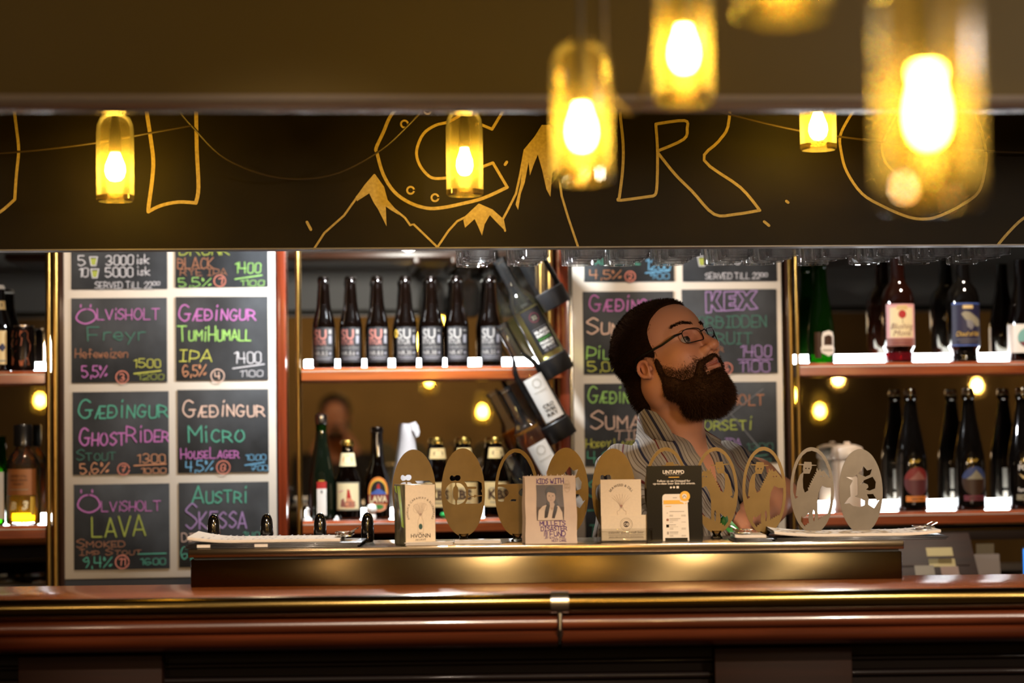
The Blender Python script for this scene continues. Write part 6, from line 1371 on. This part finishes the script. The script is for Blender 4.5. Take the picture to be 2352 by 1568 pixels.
# spectacles
M_fr = mat('spectacle_frame', '120e0c', .3, .3); M_len = glass('spectacle_lens', (.93, .90, .94), .10, .01)
sp = bpy.data.objects.new('spectacles', None); COL.objects.link(sp); sp.parent = man
for s_ in (-1, 1):
    m = MB(); ctr = np.array([.1085, s_ * .0335, .006]); pts = []
    for k in range(29):
        a = 2 * math.pi * k / 28; cx, cz = math.cos(a), math.sin(a); y = .0235 * np.sign(cx) * abs(cx) ** .45; z = .0155 * np.sign(cz) * abs(cz) ** .45
        z *= (1 - .10 * (y * s_ < 0)); pts.append(tuple(H(ctr[0] - max(0, y * s_) * .38 - .006 * (y * s_ > 0) * (y / .0235) ** 2, ctr[1] + y, ctr[2] + z)))
    m.tube(pts, .0011 * HS, 8, cap=False)
    m.tube([tuple(H(.0935, s_ * .0570, .016)), tuple(H(.084, s_ * .0690, .0155)), tuple(H(.05, s_ * .074, .0135)), tuple(H(.0, s_ * .0805, .0165)), tuple(H(-.018, s_ * .082, .016)), tuple(H(-.032, s_ * .080, -.004))], [.0020, .0028, .0028, .0024, .0018, .0015], 8)
    m.build('rim_and_temple', M_fr, sp)
    MB().add([tuple(np.array(p)) for p in pts[:28]], [tuple(range(28))]).build('lens', M_len, sp, smooth=False)
MB().tube([tuple(H(.1085, -.0105, .012)), tuple(H(.112, 0, .0155)), tuple(H(.1085, .0105, .012))], .0013, 8).build('bridge', M_fr, sp)
# shirt
S = SDF((-.34, -.34, .95), (.36, .42, 1.50), .0036)
MT = np.stack([Ft, Lt, Zt], 1)
S.ell(N0 - Zt * .27 + Ft * .005, (.125, .182, .30), .05, 'u', MT); S.cap(shR, shL, .066, .066, .06); S.ell(N0 - Zt * .09 + Ft * .022, (.090, .135, .085), .05, 'u', MT); S.ell(N0 - Zt * .43 + Ft * .02, (.14, .185, .16), .06, 'u', MT)
nd = H(-.02, 0, -.07) - N0; nd /= np.linalg.norm(nd)
S.cap(N0 - Zt * .02 - Ft * .012, N0 + nd * .028 - Ft * .016, .082, .078, .02)
sR = shR + (elR - shR) * .62; S.chain([shR, sR], [.066, .064], .02); sL = shL + (elL - shL) * .34; S.chain([shL, sL], [.068, .062], .02)
def cyl_cut(a, b, r):
    S.cap(a, b, r, r, .004, 's')
cyl_cut(sR, sR + (elR - shR) * .3, .054); cyl_cut(sL, sL + (elL - shL) * .3, .056)
S.cap(N0 + nd * .0, N0 + nd * .10, .064, .070, .006, 's')                       # neck hole
a_, b_ = N0 + Ft * .085 + nd * .03, N0 + Ft * .135 - Zt * .155
for q, rr_ in ((0, .050), (.33, .036), (.66, .022), (1, .008)): S.ell(a_ + (b_ - a_) * q, (.05, rr_, .055), .01, 's', MT)
rg = np.random.default_rng(2)
def folds(X, Y, Z):
    return 0
sv, sf = S.mesh(); q = sv - N0; al = q @ Lt; fr = q @ Ft
slv = np.clip((-(al) - .12) / .05, 0, 1)
nm = .0026 * (np.sin(q[:, 0] * 85 + sv[:, 2] * 60 + 2 * np.sin(sv[:, 2] * 14)) + .7 * np.sin(fr * 90 - sv[:, 2] * 80 + al * 30)); ctr = N0 - Zt * .25; dn = sv - ctr; dn /= np.linalg.norm(dn, axis=1)[:, None]; sv = sv + dn * nm[:, None]
slv = np.clip((-(q[:, 0]) - .075) / .06, 0, 1); slv = slv * slv * (3 - 2 * slv)
stripe = q[:, 0] + .62 * q[:, 2] * (1 - slv) - .02 * slv + .004 * np.sin(q[:, 2] * 31 + q[:, 1] * 20)
M_sh = bpy.data.materials.new('striped_cotton'); M_sh.use_nodes = True; N = M_sh.node_tree.nodes; Lk = M_sh.node_tree.links; pb = N['Principled BSDF']; pb.inputs['Roughness'].default_value = .85
at = N.new('ShaderNodeAttribute'); at.attribute_name = 'stripe'; mm = N.new('ShaderNodeMath'); mm.operation = 'MULTIPLY'; mm.inputs[1].default_value = 1 / .085; fr_ = N.new('ShaderNodeMath'); fr_.operation = 'FRACT'; rp = N.new('ShaderNodeValToRGB'); rp.color_ramp.interpolation = 'CONSTANT'
Lk.new(at.outputs['Fac'], mm.inputs[0]); Lk.new(mm.outputs[0], fr_.inputs[0]); Lk.new(fr_.outputs[0], rp.inputs[0]); Lk.new(rp.outputs[0], pb.inputs['Base Color'])
st = [(0, '9a8d80'), (.06, '6a5c50'), (.08, 'a3978a'), (.15, '75685c'), (.17, 'a3978a'), (.24, '6a1f1d'), (.285, '9a8d80'), (.36, '6d5e50'), (.385, 'a3978a'), (.45, '7a6a58'), (.47, '9a8d80'), (.53, '5c4c40'), (.56, 'a89c90'), (.62, '6d5e50'), (.64, '9a8d80'), (.70, '20203a'), (.775, '958a80'), (.84, '6d6056'), (.86, 'a3978a'), (.93, '62544a'), (.95, '9a8d80')]
el = rp.color_ramp.elements
for i, (p_, c_) in enumerate(st):
    e = el[i] if i < 2 else el.new(p_); e.position = p_; e.color = (*[k_ * .72 for k_ in srgb(c_)], 1)
shirt = np_mesh('shirt', sv, sf, M_sh, man, {'stripe': ('FLOAT', stripe)})
# collar flaps
def flap(pts, dfun, str_):
    bm = bmesh.new(); O = [Vector(Pb(px, py, dfun(px, py))) for px, py in pts]
    m = MB(); n = len(O); c = sum(O, Vector()) / n; up = Vector((-.1, -.9, .35)) * .004
    P = []
    for ring, k in ((0, 1), (1, .55)):
        for p in O: P.append(c + (p - c) * k + (up * 1.6 if ring else Vector()))
    P.append(c + up * 2.2); back = [p - up * 1.2 for p in O]; P2 = P + back
    f = [(i, (i + 1) % n, n + (i + 1) % n, n + i) for i in range(n)] + [(n + i, n + (i + 1) % n, 2 * n) for i in range(n)] + [(2 * n + 1 + (i + 1) % n, 2 * n + 1 + i, 2 * n + 1 + (i + 2) % n) for i in range(0)] + [tuple(2 * n + 1 + i for i in reversed(range(n)))] + [(i, 2 * n + 1 + i, 2 * n + 1 + (i + 1) % n, (i + 1) % n) for i in range(n)]
    m.add(P2, f); o = m.build('collar', M_sh, shirt, ang=60); a = o.data.attributes.new('stripe', 'FLOAT', 'POINT')
    a.data.foreach_set('value', [(v.co.x * str_[0] + v.co.z * str_[1]) for v in o.data.vertices]); bm.free()
flap([(1480, 938), (1466, 950), (1470, 968), (1481, 992), (1496, 1006), (1522, 1011), (1549, 1011), (1541, 988), (1526, 965), (1506, 946)], lambda x, y: 4.845 - (x - 1480) * .0005, (.9, .5))
flap([(1607, 978), (1628, 992), (1657, 1010), (1655, 1023), (1640, 1017), (1622, 1006), (1609, 998)], lambda x, y: 4.905 + (x - 1607) * .0006, (.5, .9))
# trousers and shoes
T = SDF((-.30, -.34, -.005), (.34, .36, 1.08), .007); hp = np.array([N0[0], N0[1], 0]) + Ft * .0
T.ell(hp + Zt * .95, (.13, .175, .13), .05, 'u', MT)
for s_ in (-1, 1):
    hj = hp + Lt * s_ * .095 + Zt * .92; kn = hp + Lt * s_ * .10 + Ft * .03 + Zt * .50; an_ = hp + Lt * s_ * .11 - Ft * .01 + Zt * .07; T.chain([hj, kn, an_], [.098, .070, .058], .04)
tv, tf = T.mesh(); np_mesh('trousers', tv, tf, mat('denim_dark', '1c2028', .8, var=.2, scale=(200, 200, 200)), man)
for s_ in (-1, 1):
    G = SDF(np.append(hp[:2], 0) - .36, np.append(hp[:2], 0) + .36, .006); an_ = hp + Lt * s_ * .11
    G.cap(an_ + Zt * .045 - Ft * .03, an_ + Ft * .16 + Zt * .035, .042, .036, .02); G.cap(an_ + Zt * .05, an_ + Zt * .10, .045, .045, .02); G.op(lambda X, Y, Z: Z - .002 + 0 * X + 0 * Y, np.array((-2, -2, -1.)), np.array((2, 2, .01)), .004, 's')
    gv, gf = G.mesh(); np_mesh('shoe', gv, gf, mat('shoe_black', '17130f', .4), man)
# ------------------------------------------------------------------ the photographer, seen only as a dim reflection in the mirror
PB = SDF((-.30, -.55, .95), (.30, -.02, 1.72), .005)
hc_ = np.array([0., -.165, ZC + .07])
PB.ell(hc_ + (0, -.01, .045), (.076, .098, .085), .01); PB.ell(hc_ + (0, .04, -.035), (.058, .055, .078), .03); PB.ell(hc_ + (0, .045, -.085), (.042, .042, .032), .025)
PB.cap(hc_ + (0, .085, .02), hc_ + (0, .108, -.02), .008, .012, .01)
for s_ in (-1, 1): PB.ell(hc_ + (s_ * .08, -.01, -.005), (.007, .017, .03), .006); PB.ell(hc_ + (s_ * .031, .078, .012), (.016, .016, .011), .008, 's'); PB.ell(hc_ + (s_ * .031, .064, .010), (.0135, .0135, .0135), .003)
PB.cap(hc_ + (0, -.02, -.06), hc_ + (0, -.06, -.20), .058, .062, .03); PB.ell(hc_ + (0, -.08, -.38), (.17, .11, .20), .06)
for s_ in (-1, 1):
    sh_ = hc_ + (s_ * .18, -.07, -.25); el_ = hc_ + (s_ * .20, .0, -.46) * np.array([1, 1, .9]); wr_ = np.array([s_ * .085, -.085, ZC - .075]); PB.chain([sh_, el_, wr_], [.055, .045, .030], .03)
    d_ = np.array([-s_ * .35, .25, .9]); d_ /= np.linalg.norm(d_); u_ = np.array([s_ * .9, .1, .3]); u_ -= d_ * u_.dot(d_); u_ /= np.linalg.norm(u_); hand(PB, wr_, d_, np.cross(u_, d_) * s_, u_, .95, .7)
pv, pf_ = PB.mesh(); pc = np.tile(np.array(srgb('c98a68')), (len(pv), 1))
ph = np_mesh('person', pv, pf_, M_skin, None, {'col': ('FLOAT_COLOR', np.concatenate([pc, np.ones((len(pc), 1))], 1))})
tag(ph, 'person with dark hair holding up a camera, dimly mirrored above the wire capped bottle', 'person')
G = SDF(hc_ - .16, hc_ + .16, .005); G.ell(hc_ + (0, -.015, .050), (.088, .108, .090), .01); G.ell(hc_ + (0, -.06, -.03), (.08, .06, .09), .03)
G.op(lambda X, Y, Z: -(Y - (hc_[1] + .055)) + 0 * X + .45 * (Z - hc_[2] - .06), hc_ - .2, hc_ + .2, .008, 's')
gv, gf = G.mesh(); np_mesh('hair', gv, gf, mat('hair_dark', '17100b', .6), ph)
G = SDF((-.36, -.56, .0), (.36, -.02, 1.45), .009); G.ell(hc_ + (0, -.08, -.39), (.185, .125, .22), .06); G.ell(hc_ + (0, -.08, -.60), (.17, .12, .15), .06)
for s_ in (-1, 1):
    sh_ = hc_ + (s_ * .18, -.07, -.25); el_ = hc_ + (s_ * .20, .0, -.46) * np.array([1, 1, .9]); wr_ = np.array([s_ * .085, -.085, ZC - .075]); G.chain([sh_, el_, el_ * .25 + wr_ * .75], [.066, .056, .042], .03)
gv, gf = G.mesh(); np_mesh('sweater', gv, gf, mat('sweater_dark', '24201e', .9), ph)
G = SDF((-.30, -.50, .0), (.30, .0, 1.0), .010)
for s_ in (-1, 1): G.chain([(s_ * .09, -.25, .86), (s_ * .10, -.22, .50), (s_ * .11, -.26, .08)], [.10, .07, .058], .04); G.cap((s_ * .11, -.28, .045), (s_ * .11, -.10, .04), .042, .036, .02)
gv, gf = G.mesh(); np_mesh('trousers', gv, gf, mat('trousers_black', '16161a', .9), ph)
ca = thing('photo_camera', (0, 0, ZC), 0, 'black photo camera with a round lens, dimly mirrored above the wire capped bottle', 'camera')
M_cam = mat('camera_black', '0e0e0f', .4)
MB().box((0, -.115, .004), (.135, .05, .085), bev=.008).box((0, -.115, .056), (.05, .05, .03), bev=.008).box((-.055, -.10, .0), (.03, .045, .085), bev=.01).build('camera_body', M_cam, ca)
Ml = Matrix.Translation((0, -.092, 0)) @ Matrix.Rotation(R(-90), 4, 'X')
MB().lathe([(.034, 0), (.036, .004), (.036, .022), (.039, .024), (.039, .055), (.0375, .060), (.033, .060), (.030, .050)], 36, M=Ml).build('lens_barrel', M_cam, ca)
MB().lathe([(.031, .047), (.022, .051), (.010, .053), (.0001, .0535)], 36, M=Ml).build('front_lens', mat('lens_coating', '2a2412', .05, coat=1.), ca)
